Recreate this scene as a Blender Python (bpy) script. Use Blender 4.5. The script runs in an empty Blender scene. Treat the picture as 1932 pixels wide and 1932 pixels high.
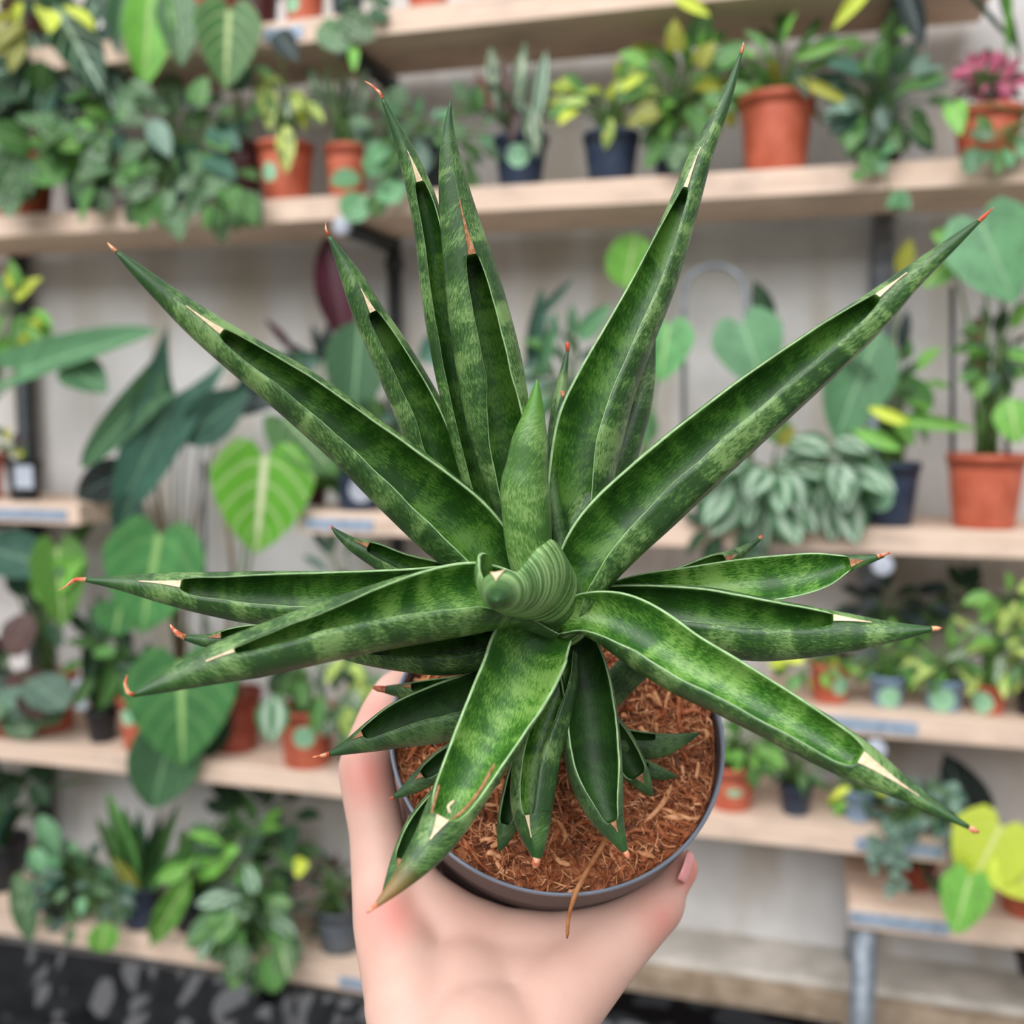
import bpy, bmesh, math, random
from mathutils import Vector, Matrix, noise
random.seed(7)
C = bpy.context.scene.collection
scn = bpy.context.scene
R = math.radians
# ------------------------------------------------------------------ camera
F = 1932.0                      # focal length in pixels of the 1932 px frame
YAW, PITCH = R(15.5), R(5.8)
CAM = Vector((0, 0, 1.45))
cam_d = bpy.data.cameras.new('camera'); cam = bpy.data.objects.new('camera', cam_d); C.objects.link(cam)
cam_d.sensor_width = 36; cam_d.lens = 36
cam.location = CAM; cam.rotation_euler = (R(90) - PITCH, 0, YAW)
cam_d.dof.use_dof = True; cam_d.dof.focus_distance = 0.335; cam_d.dof.aperture_fstop = 8.0
cam_d.clip_start = 0.01
scn.camera = cam
MW = Matrix.Translation(CAM) @ cam.rotation_euler.to_matrix().to_4x4()
M3 = MW.to_3x3()
# ------------------------------------------------------------------ world and light (overcast greenhouse roof)
w = bpy.data.worlds.new('world'); scn.world = w; w.use_nodes = True
nt = w.node_tree; bg = nt.nodes['Background']
tc = nt.nodes.new('ShaderNodeTexCoord'); sx = nt.nodes.new('ShaderNodeSeparateXYZ'); rp = nt.nodes.new('ShaderNodeValToRGB')
nt.links.new(tc.outputs['Generated'], sx.inputs[0]); nt.links.new(sx.outputs['Z'], rp.inputs[0]); nt.links.new(rp.outputs[0], bg.inputs[0])
rp.color_ramp.elements[0].position = 0.0; rp.color_ramp.elements[0].color = (.26, .26, .27, 1)
rp.color_ramp.elements[1].position = 0.8; rp.color_ramp.elements[1].color = (1.0, 1.02, 1.06, 1)
bg.inputs[1].default_value = 0.85
def area(name, loc, target, size, power, col=(1, 1, 1)):
    l = bpy.data.lights.new(name, 'AREA'); l.shape = 'RECTANGLE'; l.size, l.size_y = size; l.energy = power; l.color = col
    o = bpy.data.objects.new(name, l); C.objects.link(o); o.location = loc
    o.rotation_euler = (Vector(target) - Vector(loc)).to_track_quat('-Z', 'Y').to_euler(); return o
area('roof_light', (-.8, -3.2, 5.0), (-.3, 1.2, 1.2), (7.0, 4.5), 420, (1.0, 1.0, 1.02))
scn.view_settings.view_transform = 'Standard'; scn.view_settings.look = 'None'
scn.view_settings.exposure = 0.32; scn.view_settings.gamma = 1; scn.view_settings.use_curve_mapping = False
# ------------------------------------------------------------------ coordinate helpers
def ray(px, py): return M3 @ Vector(((px - 966) / F, -(py - 966) / F, -1))
def at(px, py, Y):              # point of the plane y = Y seen at that pixel
    d = ray(px, py); return CAM + d * ((Y - CAM.y) / d.y)
def pz(px, py, z): return CAM + ray(px, py) * z      # point at camera depth z
def depth_of(p): return -(MW.inverted() @ p).z
YF = 1.72; YW = 1.98            # front edge of the shelves, wall
# ------------------------------------------------------------------ materials
def lin(c): return tuple((v/255/12.92 if v/255 <= .04045 else ((v/255+.055)/1.055)**2.4) for v in c[:3]) + (1,)
class NT:
    def __init__(s, name):
        s.m = bpy.data.materials.new(name); s.m.use_nodes = True; s.t = s.m.node_tree; s.b = s.t.nodes['Principled BSDF']; s.out = s.t.nodes['Material Output']
    def n(s, ty, **k):
        o = s.t.nodes.new(ty)
        for a, v in k.items(): setattr(o, a, v)
        return o
    def l(s, a, b): s.t.links.new(a, b)
    def val(s, x, inp):
        if hasattr(x, 'links') or hasattr(x, 'is_output'): s.l(x, inp)
        else: inp.default_value = x
    def math(s, op, a, b=0, c=0):
        o = s.n('ShaderNodeMath', operation=op); s.val(a, o.inputs[0]); s.val(b, o.inputs[1]); s.val(c, o.inputs[2]); return o.outputs[0]
    def mix(s, f, a, b, bt='MIX'):
        o = s.n('ShaderNodeMix', data_type='RGBA', blend_type=bt); s.val(f, o.inputs[0])
        for x, i in ((a, 6), (b, 7)):
            if isinstance(x, tuple): o.inputs[i].default_value = lin(x) if max(x) > 1.5 or len(x) == 3 else x
            else: s.l(x, o.inputs[i])
        return o.outputs[2]
    def noise(s, vec, scale, detail=3, rough=.5, dist=0):
        o = s.n('ShaderNodeTexNoise'); o.inputs['Scale'].default_value = scale; o.inputs['Detail'].default_value = detail
        o.inputs['Roughness'].default_value = rough; o.inputs['Distortion'].default_value = dist
        if vec is not None: s.l(vec, o.inputs['Vector'])
        return o.outputs[0]
    def ramp(s, f, a, b):       # smooth step
        o = s.n('ShaderNodeMapRange', interpolation_type='SMOOTHSTEP'); s.l(f, o.inputs[0]); o.inputs[1].default_value = a; o.inputs[2].default_value = b; return o.outputs[0]
    def coord(s, which='Object', sc=(1, 1, 1)):
        t = s.n('ShaderNodeTexCoord'); m = s.n('ShaderNodeMapping'); m.inputs['Scale'].default_value = sc; s.l(t.outputs[which], m.inputs[0]); return m.outputs[0]
    def bump(s, h, st, d=.001):
        o = s.n('ShaderNodeBump'); o.inputs['Strength'].default_value = st; o.inputs['Distance'].default_value = d; s.l(h, o.inputs['Height']); s.l(o.outputs[0], s.b.inputs['Normal'])
    def fin(s, col=None, rough=.5, spec=.5, metal=0, sss=0, trans=None):
        if isinstance(col, tuple): s.b.inputs['Base Color'].default_value = lin(col)
        elif col is not None: s.l(col, s.b.inputs['Base Color'])
        s.val(rough, s.b.inputs['Roughness']); s.b.inputs['Specular IOR Level'].default_value = spec; s.b.inputs['Metallic'].default_value = metal
        if sss:
            s.b.inputs['Subsurface Weight'].default_value = sss; s.b.inputs['Subsurface Radius'].default_value = (1, .35, .2); s.b.inputs['Subsurface Scale'].default_value = .006
        if trans:
            tr = s.n('ShaderNodeBsdfTranslucent'); mx = s.n('ShaderNodeMixShader'); mx.inputs[0].default_value = trans
            if isinstance(col, tuple): tr.inputs[0].default_value = lin(col)
            else: s.l(col, tr.inputs[0])
            s.l(s.b.outputs[0], mx.inputs[1]); s.l(tr.outputs[0], mx.inputs[2]); s.l(mx.outputs[0], s.out.inputs[0])
        return s.m
def mat_plain(name, col, var=12, scale=30, rough=.5, spec=.4, metal=0, bump=0):
    t = NT(name); n = t.noise(t.coord(), scale, 4)
    hi = tuple(min(255, c + var) for c in col); lo = tuple(max(0, c - var) for c in col)
    if bump: t.bump(n, bump, .002)
    return t.fin(t.mix(t.ramp(n, .3, .7), lo, hi), rough, spec, metal)
def mat_wood(name, c1, c2):
    t = NT(name); v = t.coord('Object', (1.2, 14, 22)); n = t.noise(v, 5, 6, .6, .6); n2 = t.noise(t.coord('Object', (3, 6, 6)), 3, 3)
    k = t.mix(t.ramp(n, .3, .72), c1, c2); k = t.mix(t.ramp(n2, .45, .8), k, tuple(int(c*.82) for c in c1)); t.bump(n, .3, .002)
    return t.fin(k, .7, .25)
def mat_wall():
    t = NT('concrete_wall'); v = t.coord(); a = t.noise(v, 2.2, 5, .6, .4); b = t.noise(v, 14, 6, .6); c = t.noise(t.coord('Object', (3, 1, .5)), 3, 3)
    k = t.mix(t.ramp(a, .3, .7), (192, 189, 185), (222, 220, 218)); k = t.mix(t.math('MULTIPLY', t.ramp(c, .45, .7), .8), k, (182, 172, 156)); k = t.mix(t.math('MULTIPLY', t.ramp(b, .5, .8), .3), k, (228, 226, 224))
    t.bump(b, .25, .004); return t.fin(k, .85, .2)
def leaf_mat(name, base, vein=None, vw=.03, blot=None, bs=6, bt=(.5, .6), side=.35, freq=7, rough=.45, tr=.22, band=None, lof=.68):
    t = NT(name); uv = t.n('ShaderNodeTexCoord').outputs['UV']; s = t.n('ShaderNodeSeparateXYZ'); t.l(uv, s.inputs[0])
    av = t.math('ABSOLUTE', t.math('SUBTRACT', s.outputs[0], .5)); u = s.outputs[1]
    rnd = t.n('ShaderNodeObjectInfo').outputs['Random']
    lo = tuple(int(c*lof) for c in base); hi = tuple(min(255, int(c*1.18+6)) for c in base)
    k = t.mix(rnd, lo, hi)
    add = t.n('ShaderNodeVectorMath', operation='ADD'); t.l(uv, add.inputs[0]); cmb = t.n('ShaderNodeCombineXYZ'); r10 = t.math('MULTIPLY', rnd, 37.0); t.l(r10, cmb.inputs[0]); t.l(r10, cmb.inputs[2]); t.l(cmb.outputs[0], add.inputs[1])
    k = t.mix(t.math('MULTIPLY', t.ramp(t.noise(add.outputs[0], 4, 3), .35, .7), .5), k, lo)
    if band: # pale bands either side of the midrib
        g = t.math('SUBTRACT', 1.0, t.ramp(t.math('ABSOLUTE', t.math('SUBTRACT', av, band[0])), 0.0, band[1])); k = t.mix(t.math('MULTIPLY', g, band[2]), k, blot)
    elif blot: k = t.mix(t.ramp(t.noise(add.outputs[0], bs, 3, .6), *bt), k, blot)
    vein = vein or hi
    sv = t.math('SINE', t.math('MULTIPLY', t.math('SUBTRACT', u, t.math('MULTIPLY', av, .7)), freq*6.283))
    k = t.mix(t.math('MULTIPLY', t.ramp(sv, .75, 1.0), side), k, vein)
    k = t.mix(t.math('SUBTRACT', 1.0, t.ramp(av, vw*.4, vw)), k, vein)
    return t.fin(k, rough, .4, trans=tr)
M = {}
M['wood'] = mat_wood('pine_wood', (226, 202, 182), (208, 180, 158)); M['wood2'] = mat_wood('old_pine_wood', (190, 155, 120), (165, 128, 96))
M['wall'] = mat_wall(); M['floor'] = mat_plain('floor_concrete', (120, 116, 110), 14, 8, .8, .2)
M['galv'] = mat_plain('galvanised_steel', (128, 136, 144), 18, 40, .5, .5, .5); M['dark_steel'] = mat_plain('dark_steel', (52, 56, 58), 10, 40, .5, .5, .3)
M['strap'] = mat_plain('steel_strap', (146, 162, 180), 14, 60, .5, .5, .2); M['white'] = mat_plain('white_plastic', (178, 184, 194), 5, 20, .4)
M['kerb'] = mat_plain('kerb_concrete', (188, 182, 172), 16, 12, .85, .2); M['kerb_edge'] = mat_plain('kerb_edge', (150, 132, 112), 16, 22, .85, .2)
M['terra'] = mat_plain('terracotta_plastic', (192, 98, 72), 10, 30, .5); M['terra_dark'] = mat_plain('brown_terracotta', (142, 66, 48), 12, 30, .5)
M['navy'] = mat_plain('navy_plastic', (46, 58, 78), 6, 30, .4); M['black'] = mat_plain('black_plastic', (34, 37, 42), 5, 30, .4)
M['maroon'] = mat_plain('maroon_plastic', (72, 36, 36), 6, 30, .4); M['bluegrey'] = mat_plain('blue_grey_plastic', (132, 156, 180), 10, 30, .45)
M['grey'] = mat_plain('grey_plastic', (86, 92, 98), 8, 30, .5)
M['compost'] = mat_plain('compost', (58, 42, 32), 22, 160, .9, .2, 0, .8); M['stem'] = mat_plain('green_stem', (86, 118, 60), 18, 40, .5)
M['bark'] = mat_plain('bark', (104, 86, 58), 22, 60, .8); M['redstem'] = mat_plain('red_stem', (140, 70, 74), 14, 40, .5)
def mat_sticker():
    t = NT('round_sticker'); uv = t.n('ShaderNodeTexCoord').outputs['UV']; vm = t.n('ShaderNodeVectorMath', operation='LENGTH'); t.l(uv, vm.inputs[0]); d = vm.outputs['Value']
    ring = t.math('MULTIPLY', t.ramp(d, .55, .62), t.math('SUBTRACT', 1.0, t.ramp(d, .72, .8))); core = t.math('SUBTRACT', 1.0, t.ramp(d, .2, .45))
    k = t.mix(t.math('MULTIPLY', ring, .45), (160, 208, 168), (92, 150, 110)); k = t.mix(t.math('MULTIPLY', core, .5), k, (80, 146, 108)); return t.fin(k, .5)
M['sticker'] = mat_sticker()
LM = {
 'green': leaf_mat('leaf_green', (78, 128, 64), (150, 180, 118)),
 'bright': leaf_mat('leaf_bright', (106, 170, 66), (190, 216, 140), .04, lof=.8),
 'lime': leaf_mat('leaf_lime', (200, 220, 70), (222, 232, 150), .03, tr=.3, lof=.92),
 'dark': leaf_mat('leaf_dark', (46, 76, 50), (84, 118, 78)),
 'black': leaf_mat('leaf_black', (34, 46, 46), (100, 120, 112), .03, side=.5),
 'maroon': leaf_mat('leaf_maroon', (66, 26, 38), (100, 50, 60)),
 'teal': leaf_mat('leaf_teal', (98, 150, 104), (138, 182, 134), .03, side=.25),
 'teal_dark': leaf_mat('leaf_teal_dark', (58, 96, 80), (108, 146, 116), .03, side=.2),
 'veined': leaf_mat('leaf_veined', (84, 138, 72), (186, 206, 140), .055, side=.45, freq=6),
 'heart_bright': leaf_mat('leaf_heart_bright', (98, 164, 50), (226, 232, 186), .05, side=.4, freq=5, tr=.3, lof=.92),
 'heart_green': leaf_mat('leaf_heart_green', (84, 150, 84), (160, 204, 124), .045, side=.25, freq=5),
 'silver': leaf_mat('leaf_silver', (70, 110, 68), (146, 174, 130), .03, blot=(138, 164, 128), bs=9, bt=(.5, .62)),
 'silver_band': leaf_mat('leaf_silver_band', (62, 114, 70), (66, 116, 76), .05, blot=(196, 218, 194), band=(.22, .2, .95), side=.25),
 'stripe': leaf_mat('leaf_stripe', (54, 92, 56), (214, 222, 206), .03, blot=(190, 204, 170), bs=5, bt=(.5, .6), side=.5, freq=10),
 'varieg': leaf_mat('leaf_variegated', (108, 150, 70), (206, 220, 130), .06, blot=(208, 222, 120), bs=4, bt=(.45, .55)),
 'whitevein': leaf_mat('leaf_white_vein', (40, 82, 56), (176, 204, 176), .06, side=.7, freq=5),
 'pink': leaf_mat('leaf_pink', (150, 66, 88), (190, 100, 120), .02, blot=(226, 120, 152), bs=10, bt=(.42, .5)),
 'redbit': leaf_mat('leaf_red_streaked', (140, 62, 60), (170, 110, 90)),
 'bronze': leaf_mat('leaf_bronze', (88, 66, 62), (132, 104, 92)),
 'yellow': leaf_mat('leaf_yellow', (176, 178, 66), (206, 206, 110), .04),
 'bluegrey': leaf_mat('leaf_blue_grey', (112, 142, 124), (146, 170, 150)),
}
# ------------------------------------------------------------------ object helpers
def tag(o, label=None, cat=None, group=None, kind=None):
    for k, v in (('label', label), ('category', cat), ('group', group), ('kind', kind)):
        if v: o[k] = v
    return o
def empty(name, loc, label, cat, group=None):
    o = bpy.data.objects.new(name, None); o.empty_display_size = .02; C.objects.link(o); o.location = loc; PW[o] = Vector(loc); return tag(o, label, cat, group)
PW = {}
def link(name, me, parent=None, mw=None):
    """mesh given in world coordinates (mw None) or local with matrix mw; parents are unrotated, unscaled at a location"""
    o = bpy.data.objects.new(name, me); C.objects.link(o)
    if mw is not None: o.matrix_world = mw
    if parent is not None:
        o.parent = parent; p = PW.get(parent, Vector((0, 0, 0)))
        o.matrix_parent_inverse = Matrix.Translation(-p) if parent in PW else Matrix()
    return o
def mesh(name, vs, fs, mats, mi=None, smooth=True, uv=None, origin=None):
    me = bpy.data.meshes.new(name)
    me.from_pydata([tuple(v) for v in vs], [], fs)
    for m in (mats if isinstance(mats, (list, tuple)) else [mats]): me.materials.append(m)
    if mi: me.polygons.foreach_set('material_index', mi)
    if smooth: me.polygons.foreach_set('use_smooth', [True]*len(me.polygons))
    if uv:
        l = me.uv_layers.new(name='UVMap'); d = []
        for p in me.polygons:
            for vi in p.vertices: d += [uv[vi][0], uv[vi][1]]
        l.data.foreach_set('uv', d)
    me.update(); return me
def box_me(name, x0, x1, y0, y1, z0, z1, mat, bev=.002):
    bm = bmesh.new(); bmesh.ops.create_cube(bm, size=1)
    for v in bm.verts: v.co = Vector(((x0+x1)/2 + v.co.x*(x1-x0), (y0+y1)/2 + v.co.y*(y1-y0), (z0+z1)/2 + v.co.z*(z1-z0)))
    if bev: bmesh.ops.bevel(bm, geom=list(bm.edges), offset=bev, segments=2, affect='EDGES', profile=.7)
    me = bpy.data.meshes.new(name); bm.to_mesh(me); bm.free(); me.materials.append(mat); return me
def top_mesh(name, me, label=None, cat=None, kind=None, group=None):
    """re-origin a world-space mesh at its base centre and link it top-level"""
    xs = [v.co for v in me.vertices]; c = Vector(((min(v.x for v in xs)+max(v.x for v in xs))/2, (min(v.y for v in xs)+max(v.y for v in xs))/2, min(v.z for v in xs)))
    me.transform(Matrix.Translation(-c)); o = bpy.data.objects.new(name, me); o.location = c; C.objects.link(o); PW[o] = c
    return tag(o, label, cat, group, kind)
def tube(pts, rads, k=8, vs=None, fs=None, cap=True):
    vs = [] if vs is None else vs; fs = [] if fs is None else fs
    n = len(pts); b0 = len(vs); up = None
    for i, p in enumerate(pts):
        t = (pts[min(i+1, n-1)] - pts[max(i-1, 0)])
        t = t.normalized() if t.length > 1e-9 else Vector((0, 0, 1))
        if up is None: up = t.orthogonal().normalized()
        up = (up - t*up.dot(t)).normalized(); s = t.cross(up)
        for j in range(k):
            a = 2*math.pi*j/k; vs.append(p + (up*math.cos(a) + s*math.sin(a))*rads[i])
    for i in range(n-1):
        for j in range(k):
            a = b0+i*k+j; b = b0+i*k+(j+1) % k; fs.append((a, b, b+k, a+k))
    if cap: fs.append(tuple(b0+j for j in range(k))[::-1]); fs.append(tuple(b0+(n-1)*k+j for j in range(k)))
    return vs, fs
def lathe(prof, k, mats, name, mi=None, axis=None, org=None, uvs=False):
    vs, fs, idx = [], [], []
    for r, z in prof:
        for j in range(k): a = 2*math.pi*j/k; vs.append(Vector((r*math.cos(a), r*math.sin(a), z)))
    for i in range(len(prof)-1):
        for j in range(k):
            a = i*k+j; b = i*k+(j+1) % k; fs.append((a, b, b+k, a+k)); idx.append(mi[i] if mi else 0)
    return mesh(name, vs, fs, mats, idx)
# ------------------------------------------------------------------ the setting
zt = {}                                              # shelf id -> (bottom z, top z)
def shelf_z(k, px, py, T=.042):
    z = at(px, py, YF).z; zt[k] = (z, z+T); return z
for k, px, py in (('A', 966, 40), ('B', 966, 396), ('C', 1270, 1031), ('D', 1790, 1402), ('E', 966, 1540), ('F', 1766, 1771), ('G', 300, 1812)): shelf_z(k, px, py)
top_mesh('wall_back', box_me('wall_back', -6, 4.5, YW, YW+.12, 0, 3.0, M['wall'], 0), kind='structure')
ZFL = 0.0
top_mesh('floor', box_me('floor', -6, 4.5, -4.5, YW+.12, -.1, 0, M['floor'], 0), kind='structure')
kz = at(1300, 1800, YW-.10).z
kerb = top_mesh('trim_1', box_me('trim_1', -5.9, 4.4, YW-.13, YW+.01, kz-.05, kz, M['kerb'], .006), kind='structure')
link('kerb_board', box_me('kerb_board', -5.9, 4.4, YW-.155, YW-.131, kz-.075, kz-.012, M['kerb_edge'], .003), kerb, Matrix())
bpy.data.objects['kerb_board'].matrix_parent_inverse = Matrix.Translation(-PW[kerb])
top_mesh('wall_base', box_me('wall_base', -5.9, 4.4, YW-.12, YW+.01, 0, kz-.052, M['wall'], 0), kind='structure')
shelf_lab = {'A': 'topmost pine shelf board, seen from below', 'B': 'long pine shelf board just below the topmost one, seen from below',
 'C': 'pine shelf board at middle height crossing behind the big snake plant', 'D': 'short pine shelf board at right carrying a row of tiny sticker pots',
 'E': 'long pine shelf board behind the hand, below the middle one', 'F': 'low pine shelf board at lower right under the lime leaves', 'G': 'lowest pine shelf board at lower left above the black plastic'}
span = {'A': (-700, 1890), 'B': (-700, 2500), 'C': (-250, 2150), 'D': (1440, 2500), 'E': (-700, 1790), 'F': (1600, 2500), 'G': (-700, 720)}
ypx = {'A': 40, 'B': 396, 'C': 1031, 'D': 1402, 'E': 1540, 'F': 1771, 'G': 1850}
straps = {'A': [(498, 572)], 'C': [(-20, 128), (575, 705)], 'D': [(1548, 1730)], 'E': [(1616, 1784)], 'F': [(1602, 1790)], 'G': [(640, 715)]}
shelf_lab['C2'] = 'short end of a middle-height shelf board at the left edge, under the white-labelled pot'; span['C2'] = (-700, 150); straps['C2'] = [(-20, 128)]; straps['C'] = [(575, 705)]; span['C'] = (562, 2500); ypx['C2'] = 990; zt['C2'] = zt['C']
for k in ('A', 'B', 'C', 'C2', 'D', 'E', 'F', 'G'):
    x0 = at(span[k][0], ypx[k], YF).x; x1 = at(span[k][1], ypx[k], YF).x; zb, ztp = zt[k]
    e = empty('shelf', (x0, YF, zb), shelf_lab[k], 'shelf')
    link('plank', box_me('plank', x0, x1, YF, YF+.105, zb, ztp, M['wood'], .003), e)
    link('plank', box_me('plank', x0, x1, YF+.11, YF+.215, zb, ztp, M['wood'], .003), e)
    for a, b in straps.get(k, []):
        xa = at(a, ypx[k], YF).x; xb = at(b, ypx[k], YF).x
        link('steel_strap', box_me('steel_strap', xa, xb, YF-.0025, YF-.0002, zb+.008, ztp-.012, M['strap'], .0008), e)
# scaffold posts with clamps, shelf arms and white end caps
def post(px, pyr, Yp, z0, z1, arms, lab, m='galv', r=.021):
    x = at(px, pyr, Yp).x
    e = empty('scaffold_post', (x, Yp, z0), lab, 'post')
    vs, fs = tube([Vector((x, Yp, z0)), Vector((x, Yp, z1))], [r, r], 20); link('pipe', mesh('pipe', vs, fs, M[m]), e)
    for k in arms:
        za = zt[k][0] - .016
        for dz in (-.03, .028):
            pts = [Vector((x, Yp, za+dz-.018)), Vector((x, Yp, za+dz-.016)), Vector((x, Yp, za+dz+.008)), Vector((x, Yp, za+dz+.01))]
            if dz < 0: vs, fs = tube(pts, [r*.9, r*1.3, r*1.3, r*.9], 20); link('clamp', mesh('clamp', vs, fs, M[m]), e)
        vs, fs = tube([Vector((x, Yp, za)), Vector((x, YF-.012, za))], [.0145]*2, 16); a = link('shelf_arm', mesh('shelf_arm', vs, fs, M['dark_steel']), e)
        vs, fs = tube([Vector((x, YF-.011, za)), Vector((x, YF-.014, za)), Vector((x, YF-.021, za)), Vector((x, YF-.023, za))], [.015, .017, .0165, .012], 20)
        c = link('end_cap', mesh('end_cap', vs, fs, M['white']), a); c.matrix_parent_inverse = Matrix.Translation(-PW[e]); c.matrix_parent_inverse = Matrix()
    return e
post(45, 700, YW-.035, 0, zt['A'][1]-.05, 'CE', 'steel scaffold post at the far left between the shelves', 'dark_steel')
post(745, 600, YW-.035, 0, zt['A'][0]-.001, 'AB', 'dark steel scaffold post behind the burgundy leaf', 'dark_steel', .014)
post(1662, 560, YW-.035, 0, zt['A'][0]-.001, 'ACD', 'grey steel scaffold post rising behind the right-hand shelves')
post(1628, 1850, YF+.03, 0, zt['F'][0]-.0005, '', 'grey steel scaffold leg at lower right under the low shelf')
# black plastic sheeting
def sheet(name, pxa, pxb, Ya, Yb, za, zb, lab, seed, amp=.06):
    nx, ny = 110, 60; vs, fs = [], []
    xa = at(pxa, 1850, Ya).x; xb = at(pxb, 1850, Ya).x
    for i in range(nx+1):
        for j in range(ny+1):
            u = i/nx; v = j/ny
            p = Vector((xa+(xb-xa)*u, Ya+(Yb-Ya)*v, za+(zb-za)*v))
            q = Vector((p.x*3.2+seed, v*2.2, seed)); d = noise.ridged_multi_fractal(q*1.5, 1.1, 2.1, 3, .9, 2.0)*.55 + noise.noise(q*.9)*1.1
            p += Vector((0, -.6, .8))*amp*(d - .4)*min(1, .25+v*1.4); vs.append(p)
    for i in range(nx):
        for j in range(ny):
            a = i*(ny+1)+j; fs.append((a, a+ny+1, a+ny+2, a+1))
    t = M.get('film')
    if not t:
        n = NT('black_film'); nn = n.noise(n.coord(), 30, 4, .6, 1.0); n.bump(n.noise(n.coord(), 7, 2, .45, .4), .8, .03); t = M['film'] = n.fin((4, 5, 8), .1, .3)
    return top_mesh(name, mesh(name, vs, fs, t), lab, 'plastic sheet')
sheet('plastic_sheet', -200, 860, YF-.02, YF-.36, zt['G'][0]-.005, zt['G'][0]-.42, 'crumpled glossy black plastic sheeting below the lowest left shelf', 3)
sheet('plastic_sheet', 880, 1590, YW-.17, YF-.28, kz-.05, kz-.36, 'crumpled black plastic sheeting right of the wrist at the bottom edge', 9, .03)

# ------------------------------------------------------------------ background plants
def prof_leaf(kind, s):
    if kind == 'strap': return .5*min(1, (s*9)**.6 + .35)*max(0, 1-s**3.2)
    if kind == 'lance': return .5*math.sin(math.pi*min(1, s*.93+.05))**.8
    if kind in ('ovate', 'wavy'): return .5*math.sin(math.pi*s**.82)**.75
    if kind == 'round': return .5*math.sqrt(max(0, 1-(2*s-1)**2))
    if kind == 'heart': return .5*min(1, .80+s*1.1)*max(0, 1-s**2.1)**.85
    if kind == 'arrow': return .5*(1-s)**.75*(.72+.5*s)
    return .5
LC = {}
def leaf_mesh(kind, mat, var):
    key = (kind, mat, var)
    if key in LC: return LC[key]
    nu, nv = (12, 6) if kind in ('heart', 'arrow', 'strap', 'wavy') else (8, 4)
    rr = random.Random(hash(kind) % 99 + var*17) if False else random.Random(len(kind)*31+var*17)
    bend = {'strap': .55, 'lance': .2, 'heart': .16}.get(kind, .14)*(.6+.5*var) if var < 9 else 0; fold = .16 - .1*var/2
    vs, fs, uv = [], [], []
    for i in range(nu+1):
        s = i/nu
        for j in range(nv+1):
            v = 2*j/nv-1; wd = prof_leaf(kind, s); x = v*wd; y = s
            if kind == 'heart': y -= .17*math.sin(math.pi*min(1, abs(v)*.98+.0))*(1-s)**3*1.1; 
            if kind == 'arrow': y -= .42*abs(v)**1.2*(1-s)**2.2; x *= (1-.1*(1-s))
            z = fold*abs(v)*wd*1.4 - bend*s*s
            if kind == 'wavy': z += .045*math.sin(s*26)*abs(v)
            if kind == 'strap': 
                a = bend*2.3*s; y = math.sin(a)/(bend*2.3); z = fold*abs(v)*wd - (1-math.cos(a))/(bend*2.3)
                x = v*wd
            vs.append((x, y, z)); uv.append((j/nv, s))
    for i in range(nu):
        for j in range(nv):
            a = i*(nv+1)+j; fs.append((a, a+1, a+nv+2, a+nv+1))
    LC[key] = mesh('leaf_'+kind, vs, fs, LM[mat], uv=uv); return LC[key]
def put_leaf(parent, base, axis, normal, L, W, kind, mat, var=1):
    a = axis.normalized(); n = normal - a*normal.dot(a)
    if n.length < .05: n = a.orthogonal()
    n.normalize(); x = a.cross(n)
    m = Matrix(((x.x*W, a.x*L, n.x*L, base.x), (x.y*W, a.y*L, n.y*L, base.y), (x.z*W, a.z*L, n.z*L, base.z), (0, 0, 0, 1)))
    return link('leaf', leaf_mesh(kind, mat, var), parent, m)
POTC = {}
def pot_mesh(style, r, h, rim=True):
    rb = r*.76; lip = min(.012, h*.16)
    prof = [(.001, 0), (rb*.97, 0), (rb, .002), (r*.925, h-lip*1.9), (r*.925, h-lip*1.7), (r*.95, h-lip*1.7), (r*.955, h-lip), (r, h-lip), (r*1.0, h-.001), (r*.985, h), (r*.94, h), (r*.93, h-lip), (r*.90, h-lip*1.8), (.001, h-lip*1.8)] if h > .07 else \
           [(.001, 0), (rb*.97, 0), (rb, .002), (r*.94, h-lip*1.2), (r*.99, h-lip*1.15), (r, h-.001), (r*.98, h), (r*.93, h), (r*.9, h-lip), (.001, h-lip)]
    return lathe(prof, 40, [M[style]], 'pot')
def soil_mesh(r, z, seed):
    vs, fs = [Vector((0, 0, z+.004))], []; nr, k = 4, 20
    for i in range(1, nr+1):
        for j in range(k):
            a = 2*math.pi*j/k; q = r*i/nr
            vs.append(Vector((q*math.cos(a), q*math.sin(a), z + (.004*noise.noise(Vector((q*90*math.cos(a), q*90*math.sin(a), seed))) if i < nr else 0)+.003)))
    for j in range(k): fs.append((0, 1+j, 1+(j+1) % k))
    for i in range(nr-1):
        for j in range(k):
            a = 1+i*k+j; b = 1+i*k+(j+1) % k; fs.append((a, a+k, b+k, b))
    return mesh('soil', vs, fs, M['compost'])
def bez(a, b, c, n=6): return [a*(1-t)**2 + b*2*t*(1-t) + c*t*t for t in [i/n for i in range(n+1)]]
rnd = random.Random(11)
NPL = [0]
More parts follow.
